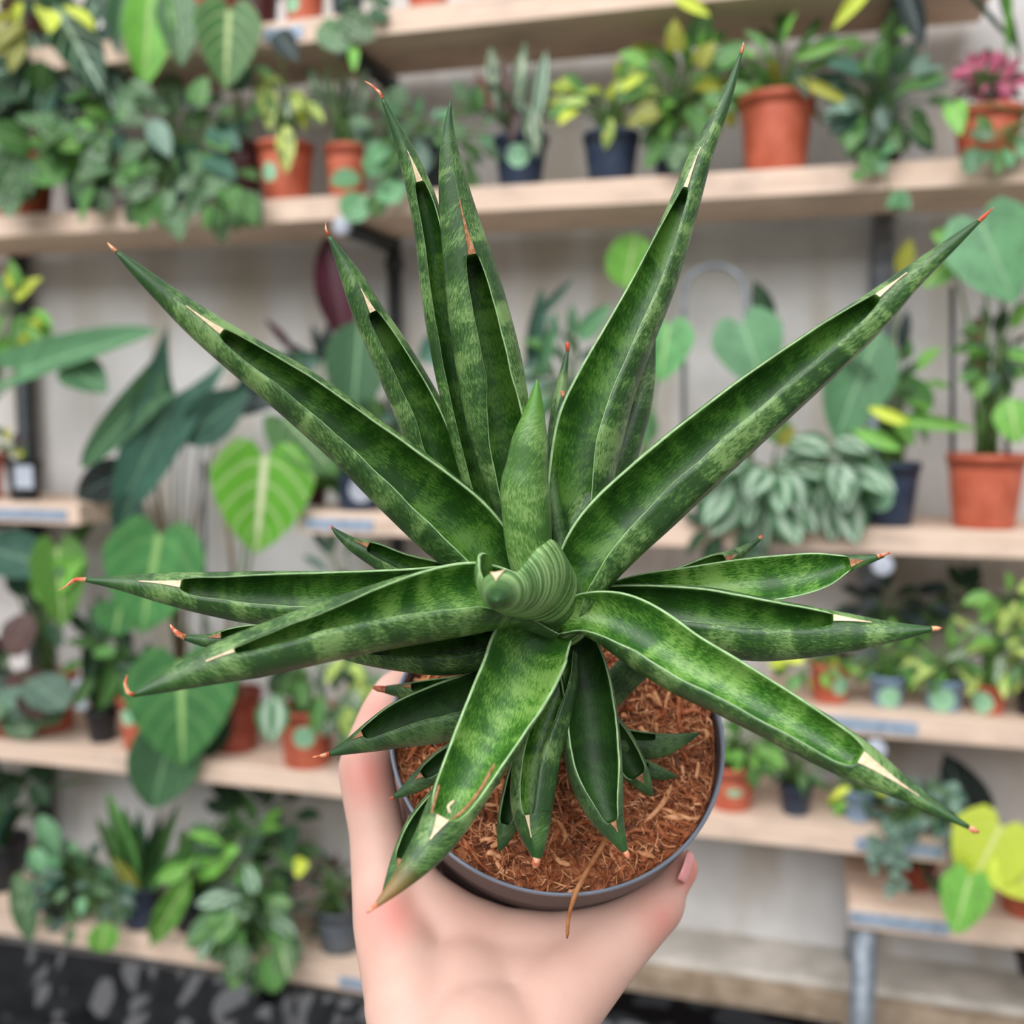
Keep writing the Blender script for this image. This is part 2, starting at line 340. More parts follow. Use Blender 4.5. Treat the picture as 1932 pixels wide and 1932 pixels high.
def plant(name, label, shelf, pot, items, group=None, cat='potted plant', extra=None):
    """pot = (style, centre px, base py, width px, height px, distance behind the shelf front, sticker or None)"""
    style, cx, by, wp, hp, dy, stk = pot
    Y = YF + dy; p = at(cx, by, Y); zb = zt[shelf][1] if shelf in zt else p.z
    base = Vector((p.x, Y, zb+.0005)); d = depth_of(base); r = wp*d/F/2; h = hp*d/F
    e = empty(name, base, label, cat, group); NPL[0] += 1
    if style:
        po = link('pot', pot_mesh(style, r, h), e, Matrix.Translation(base))
        lip = min(.012, h*.16)
        link('soil', soil_mesh(r*.90, h-(lip*1.8 if h > .07 else lip), NPL[0]), e, Matrix.Translation(base))
        if stk:
            sx_, sy_, sr = stk[:3]; k = 24; vs, fs, uv = [], [], []
            q = at(sx_, sy_, Y - r); a0 = math.asin(max(-.95, min(.95, (q.x-base.x)/r))); zc = max(.012, min(h-.02, q.z-base.z)); R_ = sr*d/F
            def onpot(u, v):
                z = zc+v; rr = r*(.76+(.925-.76)*min(1, z/(h*.8)))+.0006; a = a0+u/rr; return Vector((math.sin(a)*rr, -math.cos(a)*rr, z))
            vs.append(onpot(0, 0)); uv.append((0, 0))
            for ring in (.5, 1):
                for j in range(k):
                    t = 2*math.pi*j/k; vs.append(onpot(R_*ring*math.cos(t), R_*ring*math.sin(t))); uv.append((ring*math.cos(t), ring*math.sin(t)))
            for j in range(k): fs.append((0, 1+j, 1+(j+1) % k)); fs.append((1+j, 1+k+j, 1+k+(j+1) % k, 1+(j+1) % k))
            so = link('sticker', mesh('sticker', vs, fs, M['white'] if len(stk) > 3 else M['sticker'], uv=uv), po); so.matrix_parent_inverse = Matrix()
    crown = base + Vector((0, 0, h*.9 if style else 0)); sv, sf = [], []
    tocam = (CAM - base).normalized()
    def stem_to(q, rad=.0013, c0=None):
        a = c0 or crown; a = a + Vector((rnd.uniform(-.3, .3)*r, rnd.uniform(-.3, .3)*r, 0))
        mid = (a+q)/2 + Vector((0, 0, abs(q.z-a.z)*.3+.02)); mid.x = a.x*.6+q.x*.4; mid.y = min(mid.y, YW-.02)
        tube(bez(a, mid, q, 7), [rad*1.5]*4+[rad]*4, 5, sv, sf)
    smat = 'stem'
    for it in items:
        if it[0] == 'cloud':     # crown region in the photo filled with separate leaves
            _, x0, y0, rx, ry, n, lp, kind, mat, droop = it[:10]; wr = it[10] if len(it) > 10 else 1; dep = it[11] if len(it) > 11 else (-.07, .07)
            for i in range(n):
                a = rnd.uniform(0, 2*math.pi); q = math.sqrt(rnd.uniform(.02, 1)); fx = math.cos(a)*q; fy = math.sin(a)*q
                Yl = min(YW-.03, Y + rnd.uniform(*dep)); L = lp*rnd.uniform(.75, 1.2)*depth_of(base)/F
                b = at(x0+fx*rx*.8, y0+fy*ry*.8, Yl)
                ax = Vector((fx*1.0+rnd.uniform(-.35, .35), rnd.uniform(-.7, .1), -fy*.9 + .25 - droop + rnd.uniform(-.3, .3)))
                nm = tocam*rnd.uniform(.4, 1.1) + Vector((rnd.uniform(-.4, .4), 0, .55))
                if b.y + ax.normalized().y*L > YW-.01: ax.y = -abs(ax.y)
                kd = kind[i % len(kind)] if isinstance(kind, (list, tuple)) else kind; mt = mat[i % len(mat)] if isinstance(mat, (list, tuple)) else mat
                W = L*wr*{'heart': .88, 'round': .95, 'ovate': .58, 'lance': .3, 'arrow': .62, 'strap': .12, 'wavy': .34}[kd]
                put_leaf(e, b, ax, nm, L, W, kd, mt, rnd.randint(0, 2)); stem_to(b)
        elif it[0] == 'leaf':    # one particular leaf: base px, tip px, width px
            _, bx, by_, tx, ty, wpx, kind, mat = it[:8]; yo = it[8] if len(it) > 8 else 0; var = it[9] if len(it) > 9 else 1; tilt = it[10] if len(it) > 10 else .15
            Yl = min(YW-.015, Y+yo); b = at(bx, by_, Yl); t_ = at(tx, ty, min(YW-.015, Yl-.02)); L = (t_-b).length; W = wpx*depth_of(b)/F
            nm = (CAM-b).normalized() + Vector((0, 0, tilt))
            put_leaf(e, b, t_-b, nm, L, W, kind, mat, var)
            if not (len(it) > 11 and it[11] == 0): stem_to(b, .002)
        elif it[0] == 'straps':  # rosette of strap leaves rising from the pot
            _, n, lp, wpx, mat, lean = it[:6]; x0 = it[6] if len(it) > 6 else cx
            for i in range(n):
                a = 2*math.pi*i/n + rnd.uniform(-.3, .3); L = lp*rnd.uniform(.75, 1.15)*d/F; W = wpx*d/F
                o_ = Vector((math.cos(a), math.sin(a)*.75, 0)); ln = lean*rnd.uniform(.5, 1.3)
                ax = Vector((o_.x*ln, o_.y*ln, 1)); b = crown + Vector((o_.x*r*.25, o_.y*r*.25, -.005))
                if b.y + ax.normalized().y*L > YW-.03: ax.y = (YW-.03-b.y)/max(L, .01)*.5
                nm = Vector((-o_.x, -o_.y, .4)) if ln < 3 else Vector((0, 0, 1))
                put_leaf(e, b, ax, -nm*-1 if False else nm, L, W/.95, 'strap', mat[i % len(mat)] if isinstance(mat, (list, tuple)) else mat, rnd.randint(0, 2))
        elif it[0] == 'trunk':
            _, pts, rad, mt = it; vs, fs = tube([at(x, y, Y) for x, y in pts], [rad]*len(pts), 10); link('trunk', mesh('trunk', vs, fs, M[mt]), e)
        elif it[0] == 'hoop':
            _, x0, x1, yt, yb = it; cxh = (x0+x1)/2; rxh = (x1-x0)/2
            pts = [at(x0, yb, Y)] + [at(cxh-rxh*math.cos(t), yt+rxh-rxh*math.sin(t), Y) for t in [math.pi*i/14 for i in range(15)]] + [at(x1, yb, Y)]
            vs, fs = tube(pts, [.0042]*len(pts), 8); link('wire_hoop', mesh('wire_hoop', vs, fs, M['galv']), e)
        elif it[0] == 'stake':
            vs, fs = tube([at(it[1], it[2], Y), at(it[1], it[3], Y)], [.004]*2, 8); link('stake', mesh('stake', vs, fs, M['dark_steel']), e)
        elif it[0] == 'tag':
            _, x, y, wt, ht = it; q = at(x, y, Y-r-.002); wv, hv = wt*d/F/2, ht*d/F/2
            link('plant_label', box_me('plant_label', q.x-wv, q.x+wv, q.y-.001, q.y, q.z-hv, q.z+hv, M['white'], .0003), e)
        elif it[0] == 'stemcol': smat = it[1]
        elif it[0] == 'vine':    # hanging strand with beads of leaves
            _, pts, n, lp, kind, mat = it; pp = [at(x, y, YF-.02-.012*i/len(pts)) for i, (x, y) in enumerate(pts)]
            tube([crown]+pp, [.0012]*(len(pp)+1), 5, sv, sf)
            for i in range(n):
                t = rnd.uniform(0, len(pp)-1.001); k_ = int(t); q = pp[k_].lerp(pp[k_+1], t-k_); L = lp*d/F*rnd.uniform(.7, 1.2)
                ax = Vector((rnd.uniform(-1, 1), rnd.uniform(-.9, 0), rnd.uniform(-.9, .5))); put_leaf(e, q, ax, tocam+Vector((0, 0, .4)), L, L*.8, kind, mat, rnd.randint(0, 2))
    if sv: link('stem', mesh('stem', sv, sf, M[smat]), e)
    return e
exec_plants = None
# --- shelf A (only pot bottoms and hanging leaves in view)
plant('potted_plant', 'yellow-green hanging plant at the very top left corner', 'A', ('maroon', 60, 60, 110, 110, .09, None), [('cloud', 62, 40, 85, 85, 16, 80, 'ovate', ['yellow', 'lime'], .9, .8, (-.13, -.05))])
plant('potted_plant', 'potted plant with one long bright green leaf hanging below the top shelf', 'A', ('terra', 250, 60, 105, 110, .09, None), [('leaf', 285, -40, 272, 152, 92, 'lance', 'bright', -.13, 0), ('leaf', 240, -30, 222, 70, 60, 'lance', 'teal', -.12, 0), ('leaf', 190, -40, 225, 100, 70, 'arrow', 'bluegrey', -.11, 0)])
plant('potted_plant', 'potted anthurium with a big ribbed heart leaf hanging from the top shelf', 'A', ('terra_dark', 400, 60, 100, 105, .09, None), [('leaf', 432, 22, 425, 163, 128, 'heart', 'veined', -.14, 0), ('leaf', 330, -30, 342, 120, 80, 'ovate', 'silver', -.11, 0)])
plant('plant_pot', 'dark maroon pot on the top shelf left of the small terracotta one', 'A', ('maroon', 486, 18, 84, 100, .07, None), [('cloud', 490, -50, 50, 40, 8, 40, 'ovate', 'dark', 0)])
plant('plant_pot', 'terracotta pot with pale sticker on the top shelf, above the black leaf', 'A', ('terra', 574, 14, 84, 100, .06, (545, 4, 16)), [('cloud', 574, -70, 50, 40, 8, 40, 'ovate', 'green', 0)])
plant('plant_pot', 'dark navy pot on the top shelf beside the small terracotta pot', 'A', ('navy', 655, 10, 66, 90, .06, None), [('cloud', 690, 10, 42, 30, 9, 34, 'round', 'dark', .5, 1, (-.07, 0))])
plant('plant_pot', 'terracotta pot on the top shelf near its wood knot, only its base in view', 'A', ('terra', 808, 4, 90, 95, .05, None), [('cloud', 808, -90, 50, 40, 8, 40, 'ovate', 'green', 0)])
plant('plant_pot', 'pot at the top right whose lime leaves poke down past the top shelf', 'A', ('black', 1500, -30, 90, 95, .07, None), [('leaf', 1650, -40, 1575, 48, 30, 'lance', 'lime', -.12, 0), ('leaf', 1270, -12, 1335, 26, 26, 'lance', 'lime', -.12, 0), ('leaf', 1705, -30, 1740, 80, 44, 'lance', 'black', -.1, 0)])
plant('plant_pot', 'pot beyond the top right corner with thin grassy leaves hanging into view', 'A', ('terra', 1850, -40, 90, 95, .08, None), [('leaf', 1880, -40, 1925, 108, 16, 'lance', 'green', -.1, 0), ('leaf', 1810, -30, 1920, 90, 10, 'lance', 'teal_dark', -.1, 0), ('leaf', 1905, -40, 1900, 100, 14, 'lance', 'bright', -.11, 0)])
# --- shelf B
plant('trailing_plant', 'trailing plant with round green leaves in a big terracotta pot at the left edge', 'B', ('terra', 35, 400, 140, 112, .055, None), [('cloud', 60, 225, 100, 85, 24, 62, 'round', ['green', 'dark', 'silver'], .5, 1, (-.12, .02)), ('cloud', 45, 300, 60, 55, 10, 70, 'round', ['green', 'silver'], .8, 1, (-.13, -.08))])
plant('veined_plant', 'dark leaved plant with bold white veins below the top left shelf', 'B', ('black', 165, 372, 80, 80, .12, None), [('cloud', 120, 110, 115, 100, 15, 105, ['ovate', 'arrow'], ['whitevein', 'whitevein', 'teal_dark'], .3, 1, (-.1, .02)), ('leaf', 60, 60, 120, 262, 105, 'ovate', 'whitevein', -.1, 0), ('leaf', 105, 10, 190, 165, 90, 'ovate', 'whitevein', -.12, 0), ('leaf', 165, 70, 215, 205, 80, 'ovate', 'whitevein', -.09, 0), ('leaf', 30, 120, -20, 260, 80, 'ovate', 'whitevein', -.1, 0), ('cloud', 250, 120, 80, 80, 8, 80, 'ovate', ['silver', 'teal_dark'], .5, 1, (-.1, .02))])
plant('trailing_plant', 'pothos with small glossy leaves in a slate blue pot with a pale sticker', 'B', ('navy', 168, 388, 92, 90, .05, (124, 350, 15)), [('cloud', 170, 250, 90, 75, 30, 46, 'heart', ['green', 'bright', 'silver'], .5, 1, (-.1, .0)), ('cloud', 205, 330, 60, 50, 10, 62, 'ovate', ['green', 'silver'], .8, 1.2, (-.1, -.07))])
plant('trailing_plant', 'silver-spotted trailing plant spilling from a navy pot over the shelf edge', 'B', ('navy', 345, 380, 84, 86, .05, None), [('cloud', 320, 260, 130, 100, 42, 52, ['ovate', 'heart'], ['silver', 'green', 'silver', 'teal_dark'], .6, 1, (-.11, .02)), ('cloud', 300, 350, 60, 50, 9, 62, 'ovate', ['silver', 'green'], 1.1, 1, (-.11, -.08)), ('cloud', 415, 345, 60, 70, 16, 58, 'ovate', ['silver', 'green'], 1.0, 1.1, (-.11, -.08)), ('leaf', 420, 395, 490, 420, 40, 'ovate', 'green', -.09), ('leaf', 285, 225, 318, 288, 44, 'ovate', 'bluegrey', -.12)])
plant('leafy_plant', 'small shaded plant in a deep maroon pot beside the silver trailing plant', 'B', ('maroon', 462, 372, 72, 118, .07, None), [('cloud', 440, 200, 60, 50, 14, 50, 'ovate', ['dark', 'teal_dark'], .2)])
plant('leafy_plant', 'plant with drooping pale spear leaves in a terracotta pot with a round sticker', 'B', ('terra', 540, 366, 108, 108, .05, (501, 322, 17)), [('leaf', 500, 150, 510, 240, 40, 'ovate', 'varieg', -.02), ('leaf', 538, 235, 540, 322, 36, 'ovate', 'varieg', -.09), ('cloud', 540, 180, 52, 55, 10, 55, 'lance', ['varieg', 'green', 'stripe'], .6, 1.3), ('leaf', 558, 170, 575, 240, 30, 'ovate', 'lime', -.05), ('leaf', 520, 60, 560, 112, 50, 'ovate', 'black', -.1, 0)])
plant('leafy_plant', 'white-striped plant on slim stems in an orange terracotta pot beside the dark post', 'B', ('terra', 655, 358, 82, 100, .06, None), [('leaf', 585, 130, 606, 215, 24, 'lance', 'stripe'), ('leaf', 615, 140, 632, 222, 22, 'lance', 'stripe'), ('leaf', 655, 170, 665, 240, 26, 'lance', 'stripe'), ('leaf', 690, 130, 680, 215, 24, 'lance', 'stripe'), ('cloud', 640, 215, 60, 45, 14, 45, 'lance', ['dark', 'stripe', 'green'], .2, 1), ('leaf', 600, 50, 655, 82, 56, 'round', 'silver', -.1), ('leaf', 640, 30, 700, 66, 56, 'round', 'silver', -.1), ('leaf', 666, 82, 668, 130, 20, 'ovate', 'bright', -.1)])
plant('trailing_plant', 'silver-green trailing plant in a dark pot behind the tall narrow leaf tips', 'B', ('black', 812, 346, 92, 100, .06, None), [('cloud', 760, 250, 90, 62, 36, 42, ['ovate', 'round'], ['teal', 'silver', 'bluegrey'], .5, 1, (-.09, .04)), ('cloud', 880, 260, 55, 90, 24, 42, 'ovate', ['silver', 'teal', 'green'], .6, 1, (-.09, .02)), ('cloud', 712, 345, 48, 40, 8, 52, 'round', ['green', 'teal'], .5, 1, (-.1, -.07))])
plant('striped_plant', 'bromeliad with silvery and rusty red striped leaves in a navy pot with sticker', 'B', ('navy', 982, 335, 102, 96, .05, (976, 290, 22)), [('straps', 10, 150, 24, ['stripe', 'silver', 'bluegrey'], .35), ('leaf', 940, 230, 925, 80, 30, 'lance', 'stripe', -.02), ('leaf', 968, 240, 990, 75, 30, 'lance', 'stripe', -.03), ('leaf', 1010, 235, 1030, 95, 34, 'lance', 'silver_band', -.03), ('leaf', 932, 215, 898, 130, 14, 'lance', 'redbit', -.04), ('leaf', 958, 215, 950, 105, 26, 'lance', 'bronze', -.05), ('leaf', 980, 200, 962, 262, 24, 'lance', 'bronze', -.07), ('leaf', 1000, 200, 1010, 285, 32, 'lance', 'stripe', -.07)])
plant('leafy_plant', 'yellow-green variegated plant in a dark blue pot behind the tall leaves', 'B', ('navy', 1153, 325, 108, 92, .05, None), [('cloud', 1140, 195, 92, 50, 34, 50, 'lance', ['varieg', 'lime', 'green', 'varieg'], .25, 1.5, (-.09, .05))])
plant('leafy_plant', 'bushy fresh green plant in a small dark pot left of the large terracotta pot', 'B', ('navy', 1262, 322, 60, 66, .05, None), [('cloud', 1290, 160, 100, 110, 52, 56, ['ovate', 'heart'], ['bright', 'green', 'green', 'yellow'], .3, 1, (-.09, .05)), ('cloud', 1280, 250, 70, 50, 16, 50, 'heart', ['green', 'bright', 'silver'], .7)])
plant('leafy_plant', 'strappy green plant in the large terracotta pot on the upper right shelf', 'B', ('terra', 1463, 305, 142, 142, .055, None), [('straps', 9, 150, 24, ['green', 'yellow', 'bright'], .9), ('cloud', 1480, 120, 90, 52, 20, 66, 'lance', ['green', 'bright', 'dark'], .1, 1.2, (-.08, .05)), ('leaf', 1500, 110, 1600, 72, 26, 'lance', 'bright', -.05), ('leaf', 1510, 150, 1600, 190, 22, 'lance', 'yellow', -.08)])
plant('trailing_plant', 'dark green bushy trailing plant hanging over the shelf above the right post', 'B', ('black', 1655, 298, 100, 78, .06, None), [('cloud', 1665, 190, 105, 92, 60, 58, 'ovate', ['dark', 'green', 'green', 'teal_dark', 'bluegrey'], .35, 1, (-.1, .05)), ('cloud', 1660, 90, 60, 40, 10, 46, 'ovate', ['bright', 'green'], .3), ('vine', [(1620, 290), (1622, 340)], 3, 45, 'ovate', 'green'), ('vine', [(1660, 280), (1672, 330), (1680, 385)], 4, 42, 'ovate', 'teal')])
plant('pink_plant', 'pink speckled plant in an orange terracotta pot at the upper right', 'B', ('terra', 1862, 290, 126, 96, .05, None), [('cloud', 1866, 148, 66, 40, 90, 26, 'ovate', ['pink', 'pink', 'bronze'], .2, 1.1, (-.06, .05))])
plant('trailing_plant', 'pale green vine creeping along the shelf edge below the pink plant', 'B', ('black', 1985, 290, 80, 70, .05, None), [('leaf', 1800, 200, 1812, 250, 44, 'heart', 'bright', -.1), ('leaf', 1838, 278, 1830, 325, 40, 'round', 'teal', -.08), ('cloud', 1890, 270, 50, 24, 10, 42, 'ovate', ['teal', 'green', 'silver'], .4, 1, (-.09, -.05)), ('cloud', 1940, 150, 14, 90, 8, 46, 'lance', ['green', 'dark'], .2)])
# --- shelf C
plant('leafy_plant', 'lime feathery plant above the arrow leaf at the left edge', 'C', ('terra', -30, 950, 80, 84, .06, None), [('cloud', 28, 590, 55, 66, 30, 50, 'lance', ['bright', 'bright', 'green', 'lime'], .4, 1.3, (-.1, 0))])
plant('arrow_leaf_plant', 'pale teal arrow-shaped leaf of a plant whose pot is beyond the left edge', 'C', ('black', -80, 950, 90, 90, .06, None), [('leaf', 40, 700, 282, 612, 130, 'arrow', 'teal', -.12, 0, .5), ('leaf', 120, 690, 200, 735, 80, 'ovate', 'teal', -.12, 0, .5)])
plant('labelled_pot', 'small black pot with a white square label at the left edge', 'C', ('black', 48, 948, 66, 76, .05, None), [('tag', 45, 900, 40, 42), ('cloud', 20, 840, 38, 24, 12, 24, 'ovate', ['maroon', 'yellow', 'dark'], 0)])
plant('alocasia', 'alocasia with large dark blue-green arrow leaves behind the bright heart leaf', 'E', ('black', 345, 1420, 90, 90, .12, None), [('stemcol', 'bark'), ('leaf', 330, 745, 215, 985, 190, 'arrow', 'teal_dark', -.1, 0, .3), ('leaf', 265, 760, 145, 885, 110, 'arrow', 'teal', -.13, 0, .3), ('leaf', 262, 800, 300, 690, 60, 'lance', 'teal', -.12, 0), ('leaf', 350, 830, 460, 740, 90, 'lance', 'teal_dark', -.08, 0), ('leaf', 260, 880, 130, 940, 80, 'ovate', 'black', -.07), ('leaf', 400, 770, 545, 735, 60, 'lance', 'black', -.05), ('leaf', 450, 730, 600, 670, 60, 'lance', 'teal_dark', -.02), ('leaf', 250, 930, 225, 1010, 60, 'ovate', 'teal_dark', -.1)])
plant('philodendron', 'philodendron with the bright green heart leaf and a pale midrib, hanging below it more hearts', 'E', ('terra_dark', 447, 1432, 100, 112, .09, None), [('leaf', 500, 862, 482, 1046, 200, 'heart', 'heart_bright', -.13, 0), ('leaf', 540, 790, 640, 900, 120, 'heart', 'green', -.08, 0), ('leaf', 300, 1010, 265, 1200, 190, 'heart', 'heart_green', -.13, 0), ('leaf', 340, 1250, 345, 1450, 215, 'heart', 'heart_green', -.14, 0), ('leaf', 340, 1320, 284, 1535, 135, 'lance', 'teal', -.12, 0, 0), ('leaf', 230, 1130, 215, 1200, 90, 'ovate', 'heart_green', -.1, 0), ('leaf', 420, 1330, 375, 1440, 70, 'ovate', 'dark', -.06), ('trunk', [(447, 1330), (430, 1200), (440, 1080), (420, 900)], .005, 'bark'), ('stake', 385, 1400, 870)])
plant('burgundy_plant', 'burgundy-black upright leaf beside the dark scaffold post', 'C', ('maroon', 590, 955, 60, 70, .1, None), [('leaf', 650, 640, 615, 445, 78, 'lance', 'maroon', -.01, 0), ('leaf', 560, 670, 500, 600, 16, 'lance', 'maroon', 0, 0), ('cloud', 600, 690, 60, 22, 6, 60, 'lance', 'black', 0)])
plant('leafy_plant', 'plant with large pale green rounded leaves in a blue pot with a white round sticker', 'C', ('navy', 678, 958, 96, 90, .05, (680, 925, 24, 'white')), [('leaf', 680, 600, 665, 790, 120, 'ovate', 'teal', -.05, 0), ('cloud', 705, 820, 60, 45, 14, 50, 'ovate', ['dark', 'green', 'teal_dark'], .3), ('cloud', 600, 870, 40, 40, 10, 50, 'ovate', ['bright', 'green'], .3), ('leaf', 850, 640, 790, 680, 60, 'ovate', 'teal_dark', 0, 0)])
plant('pink_flower_plant', 'small plant with crimson flowers seen between the left leaves of the snake plant', 'C', ('black', 760, 960, 70, 70, .08, None), [('cloud', 772, 850, 30, 26, 14, 22, 'ovate', ['pink', 'maroon'], 0), ('cloud', 760, 800, 50, 40, 12, 40, 'ovate', ['dark', 'teal_dark'], .2)])
plant('strap_leaf_plant', 'plant with arching strap leaves behind the centre of the snake plant', 'C', ('black', 1070, 965, 90, 90, .08, None), [('leaf', 1000, 720, 1022, 545, 34, 'lance', 'teal_dark', 0, 0), ('leaf', 1015, 600, 1078, 528, 16, 'lance', 'teal_dark', 0, 0), ('leaf', 1020, 710, 1050, 590, 24, 'lance', 'teal', -.03, 0), ('cloud', 1080, 700, 80, 100, 34, 62, 'lance', ['teal', 'green', 'teal_dark', 'bluegrey'], .2, 1.3), ('leaf', 1090, 640, 1150, 575, 40, 'ovate', 'teal', -.02)])
plant('leafy_plant', 'plant with a bright round leaf rising left of the wire hoop', 'C', ('navy', 1220, 970, 80, 84, .09, None), [('leaf', 1180, 545, 1200, 440, 92, 'round', 'bright', 0, 0), ('leaf', 1260, 615, 1245, 720, 110, 'heart', 'heart_green', -.03, 0), ('leaf', 1225, 840, 1190, 740, 60, 'ovate', 'teal', 0)])
plant('hooped_plant', 'plant trained on a grey wire hoop with broad bluish leaves', 'C', ('navy', 1400, 975, 96, 90, .08, None), [('hoop', 1290, 1408, 500, 880), ('leaf', 1455, 620, 1424, 532, 40, 'lance', 'dark', 0, 0), ('leaf', 1400, 612, 1445, 735, 140, 'heart', 'teal', -.05, 0), ('leaf', 1440, 760, 1480, 840, 60, 'ovate', 'green', 0)])
plant('watermelon_plant', 'peperomia mound with silver-banded oval leaves left of the navy pot', 'C', ('black', 1450, 985, 120, 70, .06, None), [('cloud', 1445, 915, 100, 75, 40, 84, 'ovate', ['silver_band'], 1.1, 1.2, (-.1, .0)), ('cloud', 1565, 890, 50, 85, 20, 90, 'ovate', ['silver_band'], .9, 1.2, (-.1, 0)), ('leaf', 1470, 840, 1496, 805, 30, 'ovate', 'yellow', -.08), ('cloud', 1370, 1000, 50, 26, 7, 62, 'ovate', ['dark'], .6, 1, (-.09, -.05))])
plant('leafy_plant', 'plant with long fresh green blades in a navy pot with a pale green sticker', 'C', ('navy', 1675, 988, 112, 118, .05, (1655, 940, 26)), [('leaf', 1660, 620, 1575, 830, 130, 'ovate', 'teal', -.04, 0), ('leaf', 1670, 790, 1840, 805, 28, 'lance', 'bright', -.07), ('leaf', 1610, 812, 1700, 845, 30, 'lance', 'bright', -.09), ('leaf', 1640, 770, 1720, 800, 24, 'lance', 'lime', -.07), ('leaf', 1760, 770, 1680, 700, 50, 'ovate', 'green'), ('cloud', 1690, 740, 70, 80, 22, 62, ['lance', 'ovate'], ['green', 'bright', 'dark'], .3), ('leaf', 1700, 660, 1712, 590, 24, 'lance', 'black', 0), ('leaf', 1700, 520, 1718, 450, 36, 'ovate', 'yellow', 0, 0), ('cloud', 1640, 870, 50, 20, 6, 50, 'lance', 'green', 1.0, 1, (-.08, -.06))])
plant('small_tree_plant', 'small tree with broad lobed leaves in the terracotta pot on the middle right shelf', 'C', ('terra', 1855, 998, 142, 138, .055, None), [('trunk', [(1858, 870), (1862, 780), (1850, 690), (1845, 600)], .008, 'bark'), ('stake', 1797, 880, 540), ('stake', 1900, 880, 640), ('leaf', 1850, 420, 1915, 570, 175, 'heart', 'teal', -.08, 0), ('leaf', 1905, 480, 1760, 440, 110, 'heart', 'bright', -.05, 0), ('leaf', 1900, 430, 1990, 520, 130, 'heart', 'teal', -.06, 0), ('leaf', 1790, 490, 1740, 540, 60, 'ovate', 'bright', -.04, 0), ('cloud', 1885, 660, 55, 90, 26, 48, 'ovate', ['green', 'dark', 'bright'], .2), ('leaf', 1905, 750, 1920, 835, 70, 'ovate', 'bright', -.07)])
# --- shelf D
plant('leafy_plant', 'shadowed dark plant at the back of the short right shelf', 'D', ('black', 1700, 1320, 70, 60, .16, None), [('cloud', 1680, 1130, 95, 40, 24, 55, 'ovate', ['dark', 'black'], .2, 1, (-.03, .05)), ('cloud', 1840, 1130, 80, 30, 16, 50, 'ovate', ['dark', 'black'], .2, 1, (-.03, .05))])
plant('seedling_pot', 'small terracotta pot with sticker on the short right shelf, behind the leaf tip', 'D', ('terra', 1565, 1328, 80, 76, .05, (1592, 1298, 18)), [('cloud', 1530, 1255, 75, 26, 22, 36, 'ovate', ['lime', 'bright', 'green'], .2), ('cloud', 1575, 1240, 40, 12, 8, 30, 'ovate', 'maroon', 0)])
plant('seedling_pot', 'light blue seedling pot with sticker, next to the small terracotta one', 'D', ('bluegrey', 1672, 1335, 70, 58, .05, (1680, 1318, 20)), [('straps', 10, 85, 11, ['green', 'bright'], .8), ('cloud', 1670, 1240, 60, 40, 20, 46, 'lance', ['green', 'bright', 'varieg'], .2)])
plant('seedling_pot', 'light blue seedling pot under a pale spider plant', 'D', ('bluegrey', 1778, 1345, 78, 60, .05, (1776, 1322, 24)), [('straps', 14, 110, 12, ['varieg', 'bright', 'green'], .9), ('cloud', 1778, 1240, 70, 50, 24, 50, 'lance', ['varieg', 'bright', 'green'], .2)])
plant('seedling_pot', 'small terracotta seedling pot with round sticker near the right end of the short shelf', 'D', ('terra', 1862, 1352, 72, 56, .05, (1850, 1328, 22)), [('cloud', 1885, 1230, 60, 70, 30, 56, 'lance', ['varieg', 'stripe', 'bright'], .4, 1.2), ('cloud', 1900, 1130, 40, 40, 10, 50, 'ovate', ['bright', 'varieg'], .3)])
plant('seedling_pot', 'dark pot with pale striped leaves at the right edge of the short shelf', 'D', ('black', 1945, 1352, 60, 58, .05, None), [('cloud', 1935, 1240, 30, 70, 14, 52, 'lance', ['varieg', 'green'], .4, 1.3)])
# --- shelf E right
plant('fern', 'bright leafy plant in a terracotta pot with sticker right of the held pot', 'E', ('terra', 1378, 1530, 98, 84, .05, (1388, 1487, 21)), [('cloud', 1400, 1410, 68, 56, 54, 38, 'ovate', ['bright', 'green', 'bright'], .4, .9)])
plant('leafy_plant', 'small twiggy green plant in a navy pot behind the right-hand leaf', 'E', ('navy', 1500, 1542, 64, 56, .05, None), [('cloud', 1498, 1435, 50, 50, 34, 30, 'lance', ['green', 'dark', 'green'], 0, 1.2)])
plant('leafy_plant', 'lime seedling in a blue-grey pot left of the string-like trailing plant', 'E', ('bluegrey', 1618, 1560, 60, 58, .05, None), [('cloud', 1612, 1490, 58, 28, 26, 38, 'lance', ['bright', 'lime', 'green'], .2, 1.3)])
plant('trailing_plant', 'grey-green bead-leaved trailing plant draped over the shelf end', 'E', ('black', 1730, 1590, 90, 60, .05, None), [('cloud', 1735, 1525, 92, 58, 110, 22, 'round', ['bluegrey', 'teal_dark', 'bluegrey'], .3, 1, (-.08, .03)), ('vine', [(1680, 1560), (1675, 1620), (1685, 1690)], 34, 19, 'round', 'bluegrey'), ('vine', [(1705, 1560), (1700, 1620), (1698, 1680)], 24, 18, 'round', 'bluegrey'), ('vine', [(1650, 1570), (1655, 1640)], 18, 18, 'round', 'bluegrey'), ('vine', [(1800, 1560), (1795, 1610)], 14, 18, 'round', 'bluegrey')])
plant('dark_leaf_plant', 'single broad black-green leaf standing behind the tip of the lower right leaf', 'F', ('black', 1850, 1700, 60, 50, .17, None), [('leaf', 1850, 1570, 1785, 1425, 88, 'ovate', 'black', -.02, 0)])
